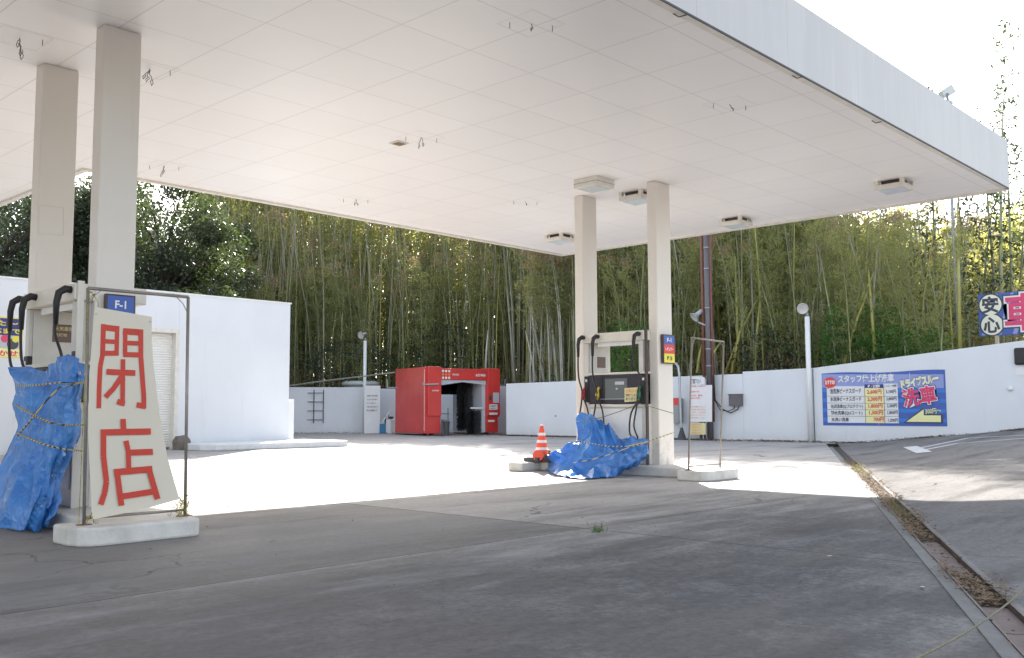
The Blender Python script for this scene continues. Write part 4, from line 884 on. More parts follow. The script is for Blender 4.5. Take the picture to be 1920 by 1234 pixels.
mb = MB(); text_mb(mb, '安', (XS - .006, 9.06, 3.84), dU, dV, .50, .035, width=.46); text_mb(mb, '心', (XS - .006, 9.04, 3.25), dU, dV, .50, .035, width=.46); mb.build('dark_lettering', M['ink'], s2)
for nm, m_, bo, dx in (('outline_dark', 'ink', .10, .006), ('outline_white', 'paper', .065, .008), ('pink_lettering', 'pink', .025, .010)):
    mb = MB(); text_mb(mb, '車', (XS - dx, 8.42 + bo * 1.05, 3.34), dU, dV, 1.12, bo, width=.98 + bo * 2.1); mb.build(nm, M[m_], s2)

# ------------------------------------------------------------------ poles, floodlights and wall clutter
def flood(parent, head, aim, r0=.15, nm='floodlight'):
    head = Vector(head); aim = Vector(aim).normalized()
    mb = MB(); mb.lathe([(.0, -.32), (.05, -.32), (.07, -.29), (.075, -.10), (.09, -.06), (r0 * .8, 0), (r0, .06), (r0 + .012, .065), (r0 + .012, .08), (r0 - .005, .08)], head, aim, 20)
    o = mb.build(nm, M['galv'], parent, smooth=True)
    mb = MB(); mb.lathe([(0, .045), (r0 * .6, .05), (r0 - .004, .074)], head, aim, 20); mb.build('lens', M['bulb'], o, smooth=True)
    return o
def lamp_pole(x, y, h, label, aim, arm=(0, 0)):
    r_ = empty('lamp_pole', (x, y, 0), label, 'lamp pole', 'white floodlight poles by the walls')
    MB().tube([(x, y, 0), (x, y, h)], .075, 12).build('pole', M['white'], r_, smooth=True)
    MB().tube([(x, y, h), (x, y, h + .12)], .05, 10).build('cap', M['grey'], r_, smooth=True)
    flood(r_, (x + arm[0], y + arm[1], h + .26), aim, .165)
a = onz(678.5, 812); lamp_pole(26.9, 34.3 * 26.9 / 26.9 * 1.0, 4.55 - .4, 'white floodlight pole left of the red car wash', (-.9, -.15, -.25), (-.1, .12))
lamp_pole(27.25, 13.22, 3.80, 'white floodlight pole at the corner left of the price banner', (-.8, -.45, -.4), (-.12, .08))
up_ = empty('utility_pole', (27.15, 16.75, 0), 'tall dark painted steel pole with rusty conduits behind the right pump', 'pole')
MB().tube([(27.15, 16.62, 0), (27.15, 16.62, 6.9)], .10, 14).build('pole', M['polepaint'], up_, smooth=True)
MB().tube([(27.16, 16.92, 0), (27.16, 16.92, .9)], .10, 12).build('stub_pipe', M['polepaint'], up_, smooth=True)
for yy, r_ in ((16.80, .05), (16.47, .035)): MB().tube([(27.13, yy, 2.0 if yy > 16.7 else .6), (27.13, yy, 6.9)], r_, 8).build('conduit', M['rust'], up_, smooth=True)
mb = MB()
for z in (2.4, 2.95, 4.3, 5.6, 6.3): mb.tube([(27.15, 16.62, z), (27.15, 16.62, z + .03)], .112, 14)
mb.build('band', M['galv'], up_, smooth=True)
MB().tube([(27.1, 16.7, 3.75), (26.95, 16.88, 3.85)], .03, 8).build('arm', M['galv'], up_)
flood(up_, (26.92, 16.95, 4.05), (-.55, .35, -.55), .17)
MB().tube([(27.1, 16.42, 2.1), (27.12, 16.40, 1.3), (27.25, 16.2, 1.0), (27.3, 15.95, .88), (27.34, 15.72, 1.0), (27.37, 15.68, 1.12)], .018, 8).build('cable', M['rubber'], up_, smooth=True)
MB().tube([(27.1, 16.45, 2.1), (27.12, 16.45, 1.35), (27.25, 16.3, .98), (27.3, 16.05, .94), (27.34, 15.86, 1.02), (27.37, 15.83, 1.12)], .015, 8).build('cable', M['rubber'], up_, smooth=True)
mb = MB(); mb.box((XW - .16, 15.55, 1.10), (XW - .002, 15.98, 1.46)); mb.box((XW - .18, 15.53, 1.461), (XW - .002, 16.0, 1.49)); quick('meter_box', mb, M['polepaint'], 'grey brown meter box fixed to the white wall right of the dark pole', 'box', bevel=.01)
# notices on the wall
ns = empty('notice_board', (27.0, 17.1, .6), 'white printed notice board with orange lines in front of the dark pole', 'notice board')
XN = 26.9
def nq(x0, y0, x1, y1, d_=0.0): return [onx(x0, y0, XN - d_), onx(x1, y0, XN - d_), onx(x1, y1, XN - d_), onx(x0, y1, XN - d_)]
MB().prism(nq(1294, 722, 1335, 791), (.01, 0, 0)).build('sheet', M['paper'], ns); MB().prism(nq(1292, 707, 1321, 721), (.01, 0, 0)).build('heading_sheet', M['paper'], ns)
mb = MB(); text_mb(mb, 'ご確認下さい', onx(1293, 719, XN - .003), dU, dV, .17, .02, width=.42); mb.build('heading', M['ink'], ns)
mb = MB()
for i, y in enumerate((726, 736, 743, 748)): text_mb(mb, ('お客様へのお知らせ', '営業時間のご案内', '灯油・軽油', '現金のみの取扱い')[i], onx(1296, y, XN - .003), dU, dV, .06, .01, width=(.55, .30, .42, .36)[i])
mb.build('red_lettering', M['signred'], ns)
mb = MB()
for i in range(5): text_mb(mb, ('受付は事務所にて承ります', '洗車機の御利用方法', '窓拭き・灰皿清掃', '係員におたずね下さい', '御来店有難うございます')[i], onx(1296, 764 + i * 5.2, XN - .003), dU, dV, .055, .0, width=.54)
mb.build('grey_lettering', M['orange'], ns)
MB().tube([(27.0, 16.8, 0), (27.0, 16.8, 1.9)], .02, 8).build('post', M['galv'], ns)
yn = empty('yellow_notice', (XN, 17.2, .3), 'pale yellow notice sheet under the white notice board', 'notice')
MB().prism(nq(1294, 793, 1323, 815), (.01, 0, 0)).build('sheet', M['notice'], yn)
mb = MB()
for i in range(4): text_mb(mb, ('洗車受付中', '御利用下さい', '五百円より', '現金のみ')[i], onx(1297, 798 + i * 5, XN - .003), dU, dV, .07, .0, width=.36)
mb.build('lettering', M['orange'], yn); MB().tube([(XN + .03, 17.2, 0), (XN + .03, 17.2, .9)], .015, 6).build('post', M['galv'], yn)
# pump of air / gooseneck pipe with grey cabinet right of the near column
gp = empty('gooseneck_pipe', (27.0, 17.9, 0), 'white gooseneck pipe standing just right of the near right column', 'pipe')
p = onx(1275, 700, 27.0); MB().tube([onx(x, y, 27.0) for x, y in ((1262, 681), (1268, 682), (1272, 688), (1273.5, 700), (1275, 740), (1277, 800), (1278, 824))], .045, 10).build('pipe', M['galv'], gp, smooth=True)
MB().lathe([(.16, 0), (.05, .35), (.05, .4)], (p.x, p.y - .02, 0), n=14).build('foot', M['darkgrey'], gp)
gc = MB(); q = [onx(1255, 747, 27.1), onx(1273, 747, 27.1), onx(1273, 793, 27.1), onx(1255, 793, 27.1)]; gc.prism(q, (.25, 0, 0)); gcb = quick('grey_cabinet', gc, M['grey'], 'grey metal cabinet on the white wall beside the gooseneck pipe', 'cabinet', bevel=.01)
p = onx(1267, 753, 27.08); MB().prism([(27.095, p.y + .1, p.z - .12), (27.095, p.y - .1, p.z - .12), (27.095, p.y - .1, p.z + .12), (27.095, p.y + .1, p.z + .12)], (.004, 0, 0)).build('warning_sticker', M['signred'], gcb)

# white pillar with notice, ladder rack, tank, crate and bucket
pt = MB(); PA = Vector(ray(683, 770)); PB = Vector(ray(713, 770)); PA = PA * (42.6 / math.hypot(PA.x, PA.y)); PB = PB * (42.6 / math.hypot(PB.x, PB.y)); PA.z = PB.z = 0; pn_ = (PB - PA).normalized(); pn_ = Vector((-pn_.y, pn_.x, 0)) * .3; pt.prism([PA, PB, PB + pn_, PA + pn_], (0, 0, 2.1))
pa = onz(683, 812.5); pb = onz(713, 812.5)
pil = quick('white_pillar', pt, M['white'], 'white square pillar carrying lines of small print left of the car wash', 'pillar', bevel=.01)
d_ = (PB - PA).normalized(); mb = MB(); nrm = -pn_ * .015
for i, s_ in enumerate(('洗車場ご利用の皆様へ', 'ゴミは必ずお持ち帰り', 'エンジンを停止して', '係員の指示に従って', '安全運転で')):
    text_mb(mb, s_, PA + d_ * .1 + Vector((0, 0, 1.62 - i * .16)) + nrm, d_, dV, .085, .01, width=.5 - .05 * (i % 3))
mb.build('small_print', M['darkgrey'], pil)
lr = MB(); A = Vector((25.05, 36.05, 0)); d_ = Vector((6.8, -5.2, 0)).normalized(); off = Vector((-.61, -.79, 0)) * .12
base = Vector((25.35, 35.97, 0)) + off
for s_ in (0, .42): lr.tube([base + d_ * s_ + Vector((0, 0, .45)), base + d_ * s_ + Vector((0, 0, 1.95))], .02, 6)
for z in (.6, 1.0, 1.4, 1.8): lr.tube([base + d_ * -.28 + Vector((0, 0, z)), base + d_ * .44 + Vector((0, 0, z))], .018, 6)
quick('wall_rack', lr, M['darkgrey'], 'thin dark ladder rack hung on the rear wall near the building', 'rack')
tk = empty('water_tank', (28.3, 36, 0), 'pale round lidded tank just above the rear wall', 'tank')
MB().lathe([(.0, 2.42), (.7, 2.40), (.9, 2.32), (.9, 2.2), (.8, 2.18), (.8, 0)], (28.3, 36.4, 0), n=32).build('body', M['tank'], tk, smooth=True)
def att(px, d): q = ray(px, 770); t = d / math.hypot(q.x, q.y); return Vector((q.x * t, q.y * t, 0))
cr_ = empty('plastic_crate', (27.3, 32.6, 0), 'blue plastic crate full of hoses and bottles by the car wash', 'crate')
c0_ = att(724.5, 42.6)
mb = MB(); mb.box((-.28, -.2, .0), (.28, -.18, .36)); mb.box((-.28, .18, .0), (.28, .2, .36)); mb.box((-.28, -.18, 0), (-.26, .18, .36)); mb.box((.26, -.18, 0), (.28, .18, .36)); mb.box((-.26, -.18, 0), (.26, .18, .02))
for k in range(9): mb.box((-.26 + k * .06, -.212, .03), (-.25 + k * .06, -.2, .33))
cr_.location = c0_; cr_.scale = (1, 1, 1.15); cr_.rotation_euler = (0, 0, R(-42)); mb.build('body', M['crate'], cr_, local=True)
random.seed(5)
for k, m_ in enumerate(('black', 'brown', 'signred', 'grey', 'darkgrey')):
    q = c0_ + Vector((random.uniform(-.15, .15), random.uniform(-.15, .15), 0)); t_ = Vector((random.uniform(-.12, .12), random.uniform(-.12, .12), random.uniform(.55, .85)))
    quick('spray_bottle', MB().tube([q + Vector((0, 0, .03)), q + t_ * .7 + Vector((0, 0, .05)), q + t_ * .72, q + t_], [.05, .05, .025, .02], 8), M[m_], ('black', 'dark brown', 'red', 'grey', 'dark grey')[k] + ' bottle sticking out of the blue crate', 'bottle', 'bottles standing in the blue crate', smooth=True)
q = att(733, 42.3); quick('white_box', MB().box((q.x - .16, q.y - .16, 0), (q.x + .16, q.y + .16, .62)), M['white'], 'white plastic container between the blue crate and the car wash', 'container', bevel=.03)
quick('coiled_hose', MB().tube([(q.x + .1 * math.cos(t), q.y + .1 * math.sin(t), .66 + .015 * t / 3) for t in np.linspace(0, 14, 40)], .018, 6), M['darkgrey'], 'dark hose coiled on the white container', 'hose')
quick('broom_stick', MB().tube([att(716, 42.2) + Vector((0, 0, .45)), att(731, 42.2) + Vector((0, 0, .98))], .022, 6), M['white'], 'white stick leaning diagonally over the blue crate', 'stick')

# ------------------------------------------------------------------ car wash machine
cwm = empty('car_wash_machine', (25.2, 28.35, 0), 'red gate shaped drive-through car wash machine in front of the white walls', 'car wash', rz=R(-15))
def cb(nm, m_, a, b_, bev=.02, par=None): return MB().box(a, b_).build(nm, M[m_], par or cwm, local=True, bevel=bev)
HM = 2.74; WM = 3.46; DM = 2.72
cb('left_post', 'red', (0, 0, .09), (.72, DM, HM - .02)); cb('right_post', 'red', (WM - .62, 0, .72), (WM, DM, HM - .02)); cb('right_post_foot', 'red', (WM - .60, .03, .09), (WM - .06, DM, .718), .015)
cb('front_cover', 'red', (.10, -.10, .78), (.70, -.002, HM)); cb('front_cover', 'red', (WM - .60, -.08, .80), (WM - .02, -.002, HM - .05), .015)
cb('top_beam', 'red', (.722, -.04, HM - .52), (WM - .622, .9, HM - .06)); cb('roof', 'red', (.722, .902, HM - .45), (WM - .622, DM, HM - .1))
for nm, x0, x1 in (('inner_wall', .722, .80), ('inner_wall', WM - .78, WM - .622)): cb(nm, 'palegrey', (x0, .1, .1), (x1, DM - .1, HM - .54), .01)
mb = MB(); mb.poly([(.75, .02, HM - .523), (WM - .65, .02, HM - .523), (WM - .65, .02, HM - .72), (WM - .95, .02, HM - .68), (WM * .5, .02, HM - .60), (1.0, .02, HM - .70), (.75, .02, HM - .74)]); mb.v = mb.v; mb.build('arch_lining', M['palegrey'], cwm, local=True)
# brushes hanging in the gate
def brush(x, y, z0, z1, r_, nm='wash_brush'):
    mb = MB(); random.seed(int(x * 100))
    mb.tube([(x, y, z0 - .03), (x, y, z1 + .1)], .05, 8)
    for k in range(1500):
        th = random.uniform(0, 6.283); z = random.uniform(z0, z1); rr_ = r_ * random.uniform(.75, 1.05); dz = random.uniform(-.14, .02)
        a = Vector((x + .05 * math.cos(th), y + .05 * math.sin(th), z)); b_ = Vector((x + rr_ * math.cos(th), y + rr_ * math.sin(th), z + dz)); s_ = Vector((-math.sin(th), math.cos(th), 0)) * .02 + Vector((0, 0, .02))
        mb.poly([a - s_ * .5, b_ - s_, b_ + s_, a + s_ * .5])
    mb.build(nm, M['darkgrey'], cwm, local=True)
brush(2.33, .95, .25, 2.1, .33); brush(2.45, .38, .12, .98, .30)
mb = MB(); random.seed(9); mb.tube([(.9, 1.6, 2.02), (WM - .9, 1.6, 2.02)], .05, 8)
for k in range(1500):
    th = random.uniform(0, 6.283); x = random.uniform(.9, WM - .85); a = Vector((x, 1.6 + .05 * math.cos(th), 2.02 + .05 * math.sin(th))); b_ = Vector((x + random.uniform(-.03, .03), 1.6 + .42 * math.cos(th), 2.02 + .36 * math.sin(th))); s_ = Vector((.02, 0, 0))
    mb.poly([a - s_, b_ - s_, b_ + s_, a + s_])
mb.build('top_brush', M['black'], cwm, local=True)
cb('nozzle_bar', 'white', (2.10, .0, 1.06), (2.66, .07, 1.12), .005)
# logo dots, lettering, stickers
mb = MB(); mo = MB()
for i in range(3):
    for j in range(3):
        (mo if j == 1 else mb).lathe([(0, 0), (.05, 0)], (.80 + i * .14, -.045, HM - .17 - j * .135), (0, -1, 0), 14)
mb.build('logo_dots', M['paper'], cwm, local=True); mo.build('logo_dots', M['orange'], cwm, local=True)
mb = MB(); text_mb(mb, 'WASH', (1.22, -.045, HM - .34), (1, 0, 0), dV, .10, .02, width=.30); text_mb(mb, 'AUTO WASH', (2.30, -.045, HM - .36), (1, 0, 0), dV, .13, .05, width=.46); text_mb(mb, 'CAR WASH', (.28, -.105, 1.76), (1, 0, 0), dV, .07, .03, width=.3); mb.build('lettering', M['paper'], cwm, local=True)
y_ = -.085
for nm, m_, x0, z0, x1, z1 in (('control_screen', 'palegrey', 3.10, 1.30, 3.38, 1.72), ('price_sticker', 'paper', 2.92, 1.02, 3.30, 1.24), ('sticker', 'paper', 2.92, .72 + .09, 3.30, .90), ('coin_slot', 'darkgrey', 2.90, 1.42, 3.02, 1.60)):
    MB().box((x0, y_ - .012, z0), (x1, y_ + .004, z1)).build(nm, M[m_], cwm, local=True)
mb = MB(); mb.box((2.92, .012, .52), (3.22, .029, .60)); mb.build('sticker', M['paper'], cwm, local=True)
mb = MB(); text_mb(mb, '洗車受付', (2.95, y_ - .014, 1.14), (1, 0, 0), dV, .07, .02, width=.3); text_mb(mb, '300円〜', (2.95, y_ - .014, 1.05), (1, 0, 0), dV, .07, .02, width=.3); mb.build('sticker_lettering', M['ink'], cwm, local=True)
mb = MB(); mb.tube([(-.02, .06, 2.10), (-.02, .06, 2.02), (.0, -.14, 2.02), (.55, -.14, 2.04)], .03, 8); mb.build('sensor_arm', M['galv'], cwm, local=True)
mb = MB(); mb.tube([(-.03, DM - .3, 1.95), (-.5, DM - .3, 1.95), (-.52, DM - .3, 2.3)], .025, 8); mb.tube([(WM, .5, 2.02), (WM + .55, .5, 2.05), (WM + .57, .5, 2.3)], .025, 8); mb.build('side_arm', M['galv'], cwm, local=True)
mb = MB(); mb.box((-.003, -.001, .2), (.0, .03, HM - .1)); mb.build('edge_strip', M['white'], cwm, local=True)
for x in (.2, .5, WM - .4): MB().lathe([(0, -.06), (.09, -.06), (.09, .06), (0, .06)], (x, .4, .092), (1, 0, 0), 16).build('wheel', M['black'], cwm, local=True)
def cwl(x, y, z=0): a = R(-15); return Vector((25.2 + x * math.cos(a) - y * math.sin(a), 28.35 + x * math.sin(a) + y * math.cos(a), z))
MB().prism([(.73, -.25, 0), (.94, -.25, 0), (.92, -.05, 0), (.75, -.05, 0)], (0, 0, .55)).v
bm_ = MB(); p = cwl(.86, -.22); bm_.lathe([(0, 0), (.10, 0), (.13, .5), (.15, .52), (.15, .56), (0, .57)], p, n=14); quick('waste_bin', bm_, M['darkgrey'], 'dark grey tapered bin standing at the car wash left post', 'bin')
p = cwl(1.5, 1.9); st = empty('spray_stand', p, 'grey stand with hoses and rods seen through the car wash gate', 'stand')
mb = MB(); mb.tube([p, p + Vector((0, 0, 1.15))], .025, 6); mb.tube([p + Vector((.35, -.35, 0)), p + Vector((.35, -.35, 1.1))], .02, 6); mb.tube([p + Vector((-.45, .4, 0)), p + Vector((-.45, .4, 1.2))], .018, 6); mb.tube([p + Vector((-.1, .1, .85)), p + Vector((.4, -.4, .86))], .02, 6); mb.build('rod', M['grey'], st)
mb = MB(); mb.box((p.x + .1, p.y - .35, 0), (p.x + .4, p.y - .1, .62)); mb.build('case', M['palegrey'], st)
mb = MB(); mb.tube([(p.x + .12 * math.cos(t), p.y + .12 * math.sin(t), .2 + .02 * t) for t in np.linspace(0, 18, 50)], .02, 6); mb.build('hose_coil', M['black'], st)
# steel rails the machine runs on
mb = MB(); q = [cwl(-.1, -1.2), cwl(-.1, 3.2)]
for x in (.35, WM - .3):
    a = cwl(x, -1.0, .02); b_ = cwl(x, 3.4, .02); mb.tube([a, b_], .02, 4)
mb.tube([(27.2, 25.8, .03), (26.9, 16.5, .03)], .03, 6)
quick('guide_rails', mb, M['grime'], 'rusty steel guide rails on the ground under and beside the car wash', 'rail')
# long bamboo pole / wires leaning from the machine to the left wall
quick('leaning_pole', MB().tube([att(541, 43.0) + Vector((0, 0, 2.10)), att(600, 42.5) + Vector((0, 0, 2.28)), att(740, 41.0) + Vector((0, 0, 2.62))], .035, 6), M['oldculm'], 'long pale pole resting from the rear wall to the red car wash', 'pole')

# lamp on a tall pole seen above the canopy
tp = empty('tall_lamp_pole', (33, 13, 1), 'slim lamp pole with a boxy head rising above the canopy at the right', 'lamp pole')
q = att(1802, 31.5); q_ = ray(1802, 172); zt = 1 + 31.5 * q_.z / math.hypot(q_.x, q_.y)
MB().tube([Vector((q.x, q.y, .5)), Vector((q.x, q.y, zt))], .045, 10).build('pole', M['grey'], tp, smooth=True)
hd = Vector((q.x, q.y, zt + .05)); mb = MB(); ax = (cr * .8 + Vector((0, 0, .45))).normalized(); sd_ = ax.cross(cw).normalized() * .13; dp_ = cw * .3
mb.prism([hd - ax * .14 - sd_, hd + ax * .26 - sd_ * 1.1, hd + ax * .26 + sd_ * 1.1, hd - ax * .14 + sd_], dp_); mb.build('lamp_head', M['tank'], tp, bevel=.03)
mb = MB(); mb.box((hd.x - .12, hd.y - .12, hd.z - .38), (hd.x + .12, hd.y + .12, hd.z - .30)); mb.build('bracket', M['galv'], tp)

# ------------------------------------------------------------------ grove floor
def yard_x(y):
    if y < 26: return 27.75
    if y < 34: return 30.7
    return 30.7 - (y - 34) * 1.31
gx = np.concatenate([np.arange(-60, 20, 8), np.arange(20, 60, 1.0), np.arange(60, 240, 15)]); gy = np.concatenate([np.arange(-120, -10, 10), np.arange(-10, 60, 1.0), np.arange(60, 240, 15)])
vs_ = []
for x in gx:
    for y in gy:
        if y < 40: d = x - yard_x(y)
        else: d = max(x - yard_x(y), y - 42)
        if y > 36 and x < 22: d = min(y - 42, 60) if y < 60 or x < 22 else d
        z = -.6 if d < 0 else min(1.2, .6 + d * .8) + .045 * min(d, 60) + .25 * math.sin(x * .7) * math.cos(y * .6) * min(1, d / 4)
        vs_.append((x, y, z))
ny_ = len(gy); mb = MB(); mb.add(vs_, [(i * ny_ + j, (i + 1) * ny_ + j, (i + 1) * ny_ + j + 1, i * ny_ + j + 1) for i in range(len(gx) - 1) for j in range(ny_ - 1)])
quick('hillside', mb, M['soil'], kind='structure', smooth=True)
def fz(x, y):
    d = x - yard_x(y); return 0 if d < 0 else min(1.2, .6 + d * .8) + .045 * min(d, 60)

# ------------------------------------------------------------------ bamboo
def bamboo_mesh(seed, h, lean, bare, dens, dry):
    rr = np.random.default_rng(seed); random.seed(seed)
    dx, dy = math.cos(seed * 2.1), math.sin(seed * 2.1); pts = []; rad = []
    for i in range(13):
        t = i / 12; pts.append(Vector((dx * (lean * t + .9 * t ** 4), dy * (lean * t + .9 * t ** 4), h * (t - .05 * t ** 4)))); rad.append(.036 * (1 - t) ** .7 + .006)
    mb = MB(); mb.tube(pts, rad, 6)
    C = []
    nb = int(46 * dens)
    for k in range(nb):
        t = bare + (1 - bare) * (k + random.random()) / nb; i = min(int(t * 12), 11); f = t * 12 - i; p = pts[i].lerp(pts[i + 1], f)
        a = random.uniform(0, 6.283); L = random.uniform(.5, 1.25) * (1.15 - .6 * t); e = p + Vector((math.cos(a) * L, math.sin(a) * L, random.uniform(-.1, .45) * L))
        mb.tube([p, e], [.008, .003], 3, caps=False)
        m_ = random.randint(16, 28)
        for q in range(m_):
            u = random.uniform(.25, 1.1); c_ = p.lerp(e, u); C.append((c_.x + random.gauss(0, .13), c_.y + random.gauss(0, .13), c_.z + random.gauss(-.06, .13)))
    return mb, np.array(C)
global_RNG = RNG
protos = []
specs = [(1, 9.0, .5, .26, 1.1, 0), (2, 9.5, .9, .34, .95, 0), (3, 8.6, .3, .15, 1.25, 0), (4, 9.8, 1.1, .38, .8, 1), (5, 9.2, .6, .20, 1.2, 0), (6, 8.8, .2, .50, .6, 1), (7, 9.6, 1.6, .28, 1.0, 0), (8, 9.3, .4, .10, 1.4, 0)]
BG = 'bamboo stalks standing in the grove behind the walls'
for i, sp_ in enumerate(specs):
    mb, C = bamboo_mesh(*sp_); r_ = empty('bamboo', (0, 0, 0), 'tall thin bamboo stalk with leafy top in the grove behind the white walls', 'bamboo', BG)
    mb.build('culm', M['oldculm'] if i == 5 else M['culm'], r_, local=True, smooth=True)
    V = leaves(C, .24, .05, droop=.35); k = len(V) // 4; cut = int(k * (.6 if sp_[5] else .93)) * 4
    leaf_obj('foliage', [V[:cut], V[cut:]], [M['bleaf'], M['dryleaf']], r_); protos.append(r_)
random.seed(77)
used = [False] * len(protos)
def put_bamboo(x, y, sc, k=None):
    k = random.randrange(len(protos)) if k is None else k
    o = protos[k] if not used[k] else copy_tree(protos[k]); used[k] = True
    v = Vector((x, y, 3)) - CAM; sx = 960 + FPX * v.dot(cr) / v.dot(cw)
    zone = [z_ for lim, z_ in ((545, 'rising over the right part of the white building'), (740, 'over the rear wall between building and car wash'), (940, 'standing behind the red car wash'), (1070, 'over the white wall right of the car wash'),
            (1265, 'seen behind the right pump and its columns'), (1400, 'around the dark steel pole'), (1530, 'between the meter box and the right lamp pole'), (1780, 'above the price banner'), (2100, 'near the blue roadside sign'))if sx < lim][0]
    o['label'] = ('green leafy', 'grey bare', 'short bushy green', 'dry brownish', 'dense green', 'sparse dry', 'wide leaning green', 'low leafed green')[k] + ' bamboo ' + zone; o['group'] = 'bamboo stalks ' + zone
    o.location = (x, y, fz(x, y) - .1); o.rotation_euler = (0, 0, random.uniform(0, 6.283)); o.scale = (sc * random.uniform(.85, 1.1),) * 2 + (sc,)
def grove(px_, d):
    a = ray(px_, 768); k = 20 / math.hypot(a.x, a.y)
    while a.x * k < yard_x(a.y * k) + .45: k *= 1.004
    k *= 1 + d / math.hypot(a.x * k, a.y * k); return a.x * k, a.y * k
def capped(sx_, x, y, h, lo, hi):
    return min(h, max(2.4, 1 + math.hypot(x, y) * random.uniform(lo, hi) - fz(x, y))) if sx_ > 1560 else h
cnt = 0
while cnt < 235:
    sx_ = random.uniform(400, 1960); d = random.random() ** 1.1 * 12
    if sx_ > 1690 and random.random() < .5: continue
    x, y = grove(sx_, d)
    if sx_ > 1800 and (x < 31.2 or random.random() < .4): continue
    k = random.choice((0, 1, 2, 4, 6, 7, 0, 1, 2, 4, 6, 7, 3))
    put_bamboo(x, y, capped(sx_, x, y, (6.3 + .70 * d) * random.uniform(.85, 1.06), .14, .21) / 9.0, k); cnt += 1
random.seed(55)
for i in range(46):
    px_ = random.uniform(900, 1085); X = random.uniform(28.1, 30.2); q = onx(px_, 700, X)
    if X > yard_x(q.y) + .3: put_bamboo(X, q.y, random.uniform(.74, .9), 5)
for i in range(10):
    px_ = random.uniform(1460, 1740); X = random.uniform(28.3, 30.2); q = onx(px_, 690, X); put_bamboo(X, q.y, random.uniform(.6, .75), 6)
# leaning and feathery bamboos
def lean_bamboo(p0, p1, label, m_='culm'):
    r_ = empty('leaning_bamboo', p0, label, 'bamboo', 'bare bamboo canes leaning across the grove')
    mb = MB(); mb.tube([Vector(p0), Vector(p0).lerp(Vector(p1), .5) + Vector((0, 0, .15)), Vector(p1)], [.06, .045, .02], 6); mb.build('culm', M[m_], r_, smooth=True)
yel = mat('yellow_cane', (.42, .40, .10), rough=.45, col2=(.28, .26, .08), vscale=3); M['yel'] = yel
for i, (a, b_, X, t) in enumerate((((1582, 684), (1632, 535), 28.6, 'leftmost yellow cane leaning right behind the price banner'), ((1600, 610), (1640, 510), 29.2, 'short yellow cane leaning right above the price banner'), ((1325, 700), (1352, 640), 28.4, 'short cane leaning right behind the empty sign frame'),
        ((1372, 700), (1400, 575), 28.5, 'cane leaning right, just right of the dark pole'), ((1386, 700), (1378, 480), 28.8, 'upright yellow cane right of the dark pole'), ((1640, 660), (1628, 500), 28.7, 'yellow cane leaning left above the price banner'), ((1800, 655), (1795, 380), 28.5, 'tall yellow upright cane left of the blue roadside sign'),
        ((1360, 700), (1420, 560), 28.9, 'long thin cane leaning right between dark pole and meter box'), ((1415, 695), (1425, 560), 28.6, 'greenish cane standing above the meter box'), ((1307, 700), (1316, 645), 28.5, 'short cane left of the dark pole'),
        ((910, 700), (915, 620), 30, 'pale cane over the right end of the car wash'), ((1020, 715), (990, 560), 28.3, 'pale cane leaning left, left of the far right column'), ((1045, 715), (1025, 520), 28.6, 'grey cane leaning left beside the far right column'), ((965, 715), (950, 540), 28.8, 'grey cane leaning left above the wall right of the car wash'),
        ((1005, 715), (985, 620), 28.5, 'thin grey cane above the white wall behind the cone'))):
    lean_bamboo(onx(*a, X), onx(*b_, X + .6), t, 'yel' if 1300 < a[0] else 'oldculm')
# tall sparse bamboos at the far right against the sky
TG = 'tall feathery bamboos against the sky at the right'
def feather(px_, dist, topy, label, basey=640):
    b_ = att(px_, dist); b_.z = fz(b_.x, b_.y) - .1; zt = 1 + dist * (768 - topy) / FPX; H = zt - b_.z
    zt = (CAM + ray(px_, topy + 70) * (dist / math.hypot(ray(px_, topy + 70).x, ray(px_, topy + 70).y))).z; H = zt - b_.z
    r_ = empty('feathery_bamboo', b_, label, 'bamboo', TG); pts_ = []
    lx = random.uniform(-.5, .7)
    for i in range(13):
        t = i / 12; q = b_ + cr * (lx * t * t) + Vector((0, 0, H * t)); q.z = b_.z + H * t; pts_.append(q)
    mb = MB(); mb.tube(pts_, [.06 * (1 - i / 12) ** .8 + .014 for i in range(13)], 6); C = []
    for k in range(60):
        t = .28 + .72 * (k + random.random()) / 46; i = min(int(t * 12), 11); p = pts_[i].lerp(pts_[i + 1], t * 12 - i); a = random.uniform(0, 6.283); L = random.uniform(.35, .95) * (1.1 - .6 * t)
        e = p + Vector((math.cos(a) * L, math.sin(a) * L, random.uniform(-.05, .3) * L)); mb.tube([p, e], [.008, .003], 3, caps=False)
        for q in range(random.randint(4, 11)): c_ = p.lerp(e, random.uniform(.4, 1.1)); C.append((c_.x + random.gauss(0, .09), c_.y + random.gauss(0, .09), c_.z + random.gauss(0, .09)))
    mb.build('culm', M['culm'], r_, smooth=True); C = np.array(C) - np.array(b_); leaf_obj('foliage', [leaves(C, .24, .06, droop=.2)], [M['leaf']], r_)
for a in ((1885, 33, 95, 'tallest feathery bamboo rising right of the canopy corner'), (1878, 33.5, 240, 'straight bamboo touching the canopy corner'), (1908, 34, 190, 'feathery bamboo at the right edge of the photo leaning right'), (1845, 35, 300, 'bamboo behind the canopy corner left of the roadside sign'),
          (1822, 36, 250, 'bamboo under the canopy edge left of the canopy corner'), (1765, 38, 190, 'bamboo whose tip peeks over the canopy left of the lamp head'), (1735, 36, 330, 'bamboo under the canopy edge below the furthest right light'), (1800, 33, 330, 'bamboo next to the tall lamp pole'),
          (1865, 41, 350, 'thin distant bamboo in front of the pale house roof'), (1915, 38, 330, 'bamboo at the right edge in front of the pale house')):
    feather(*a)
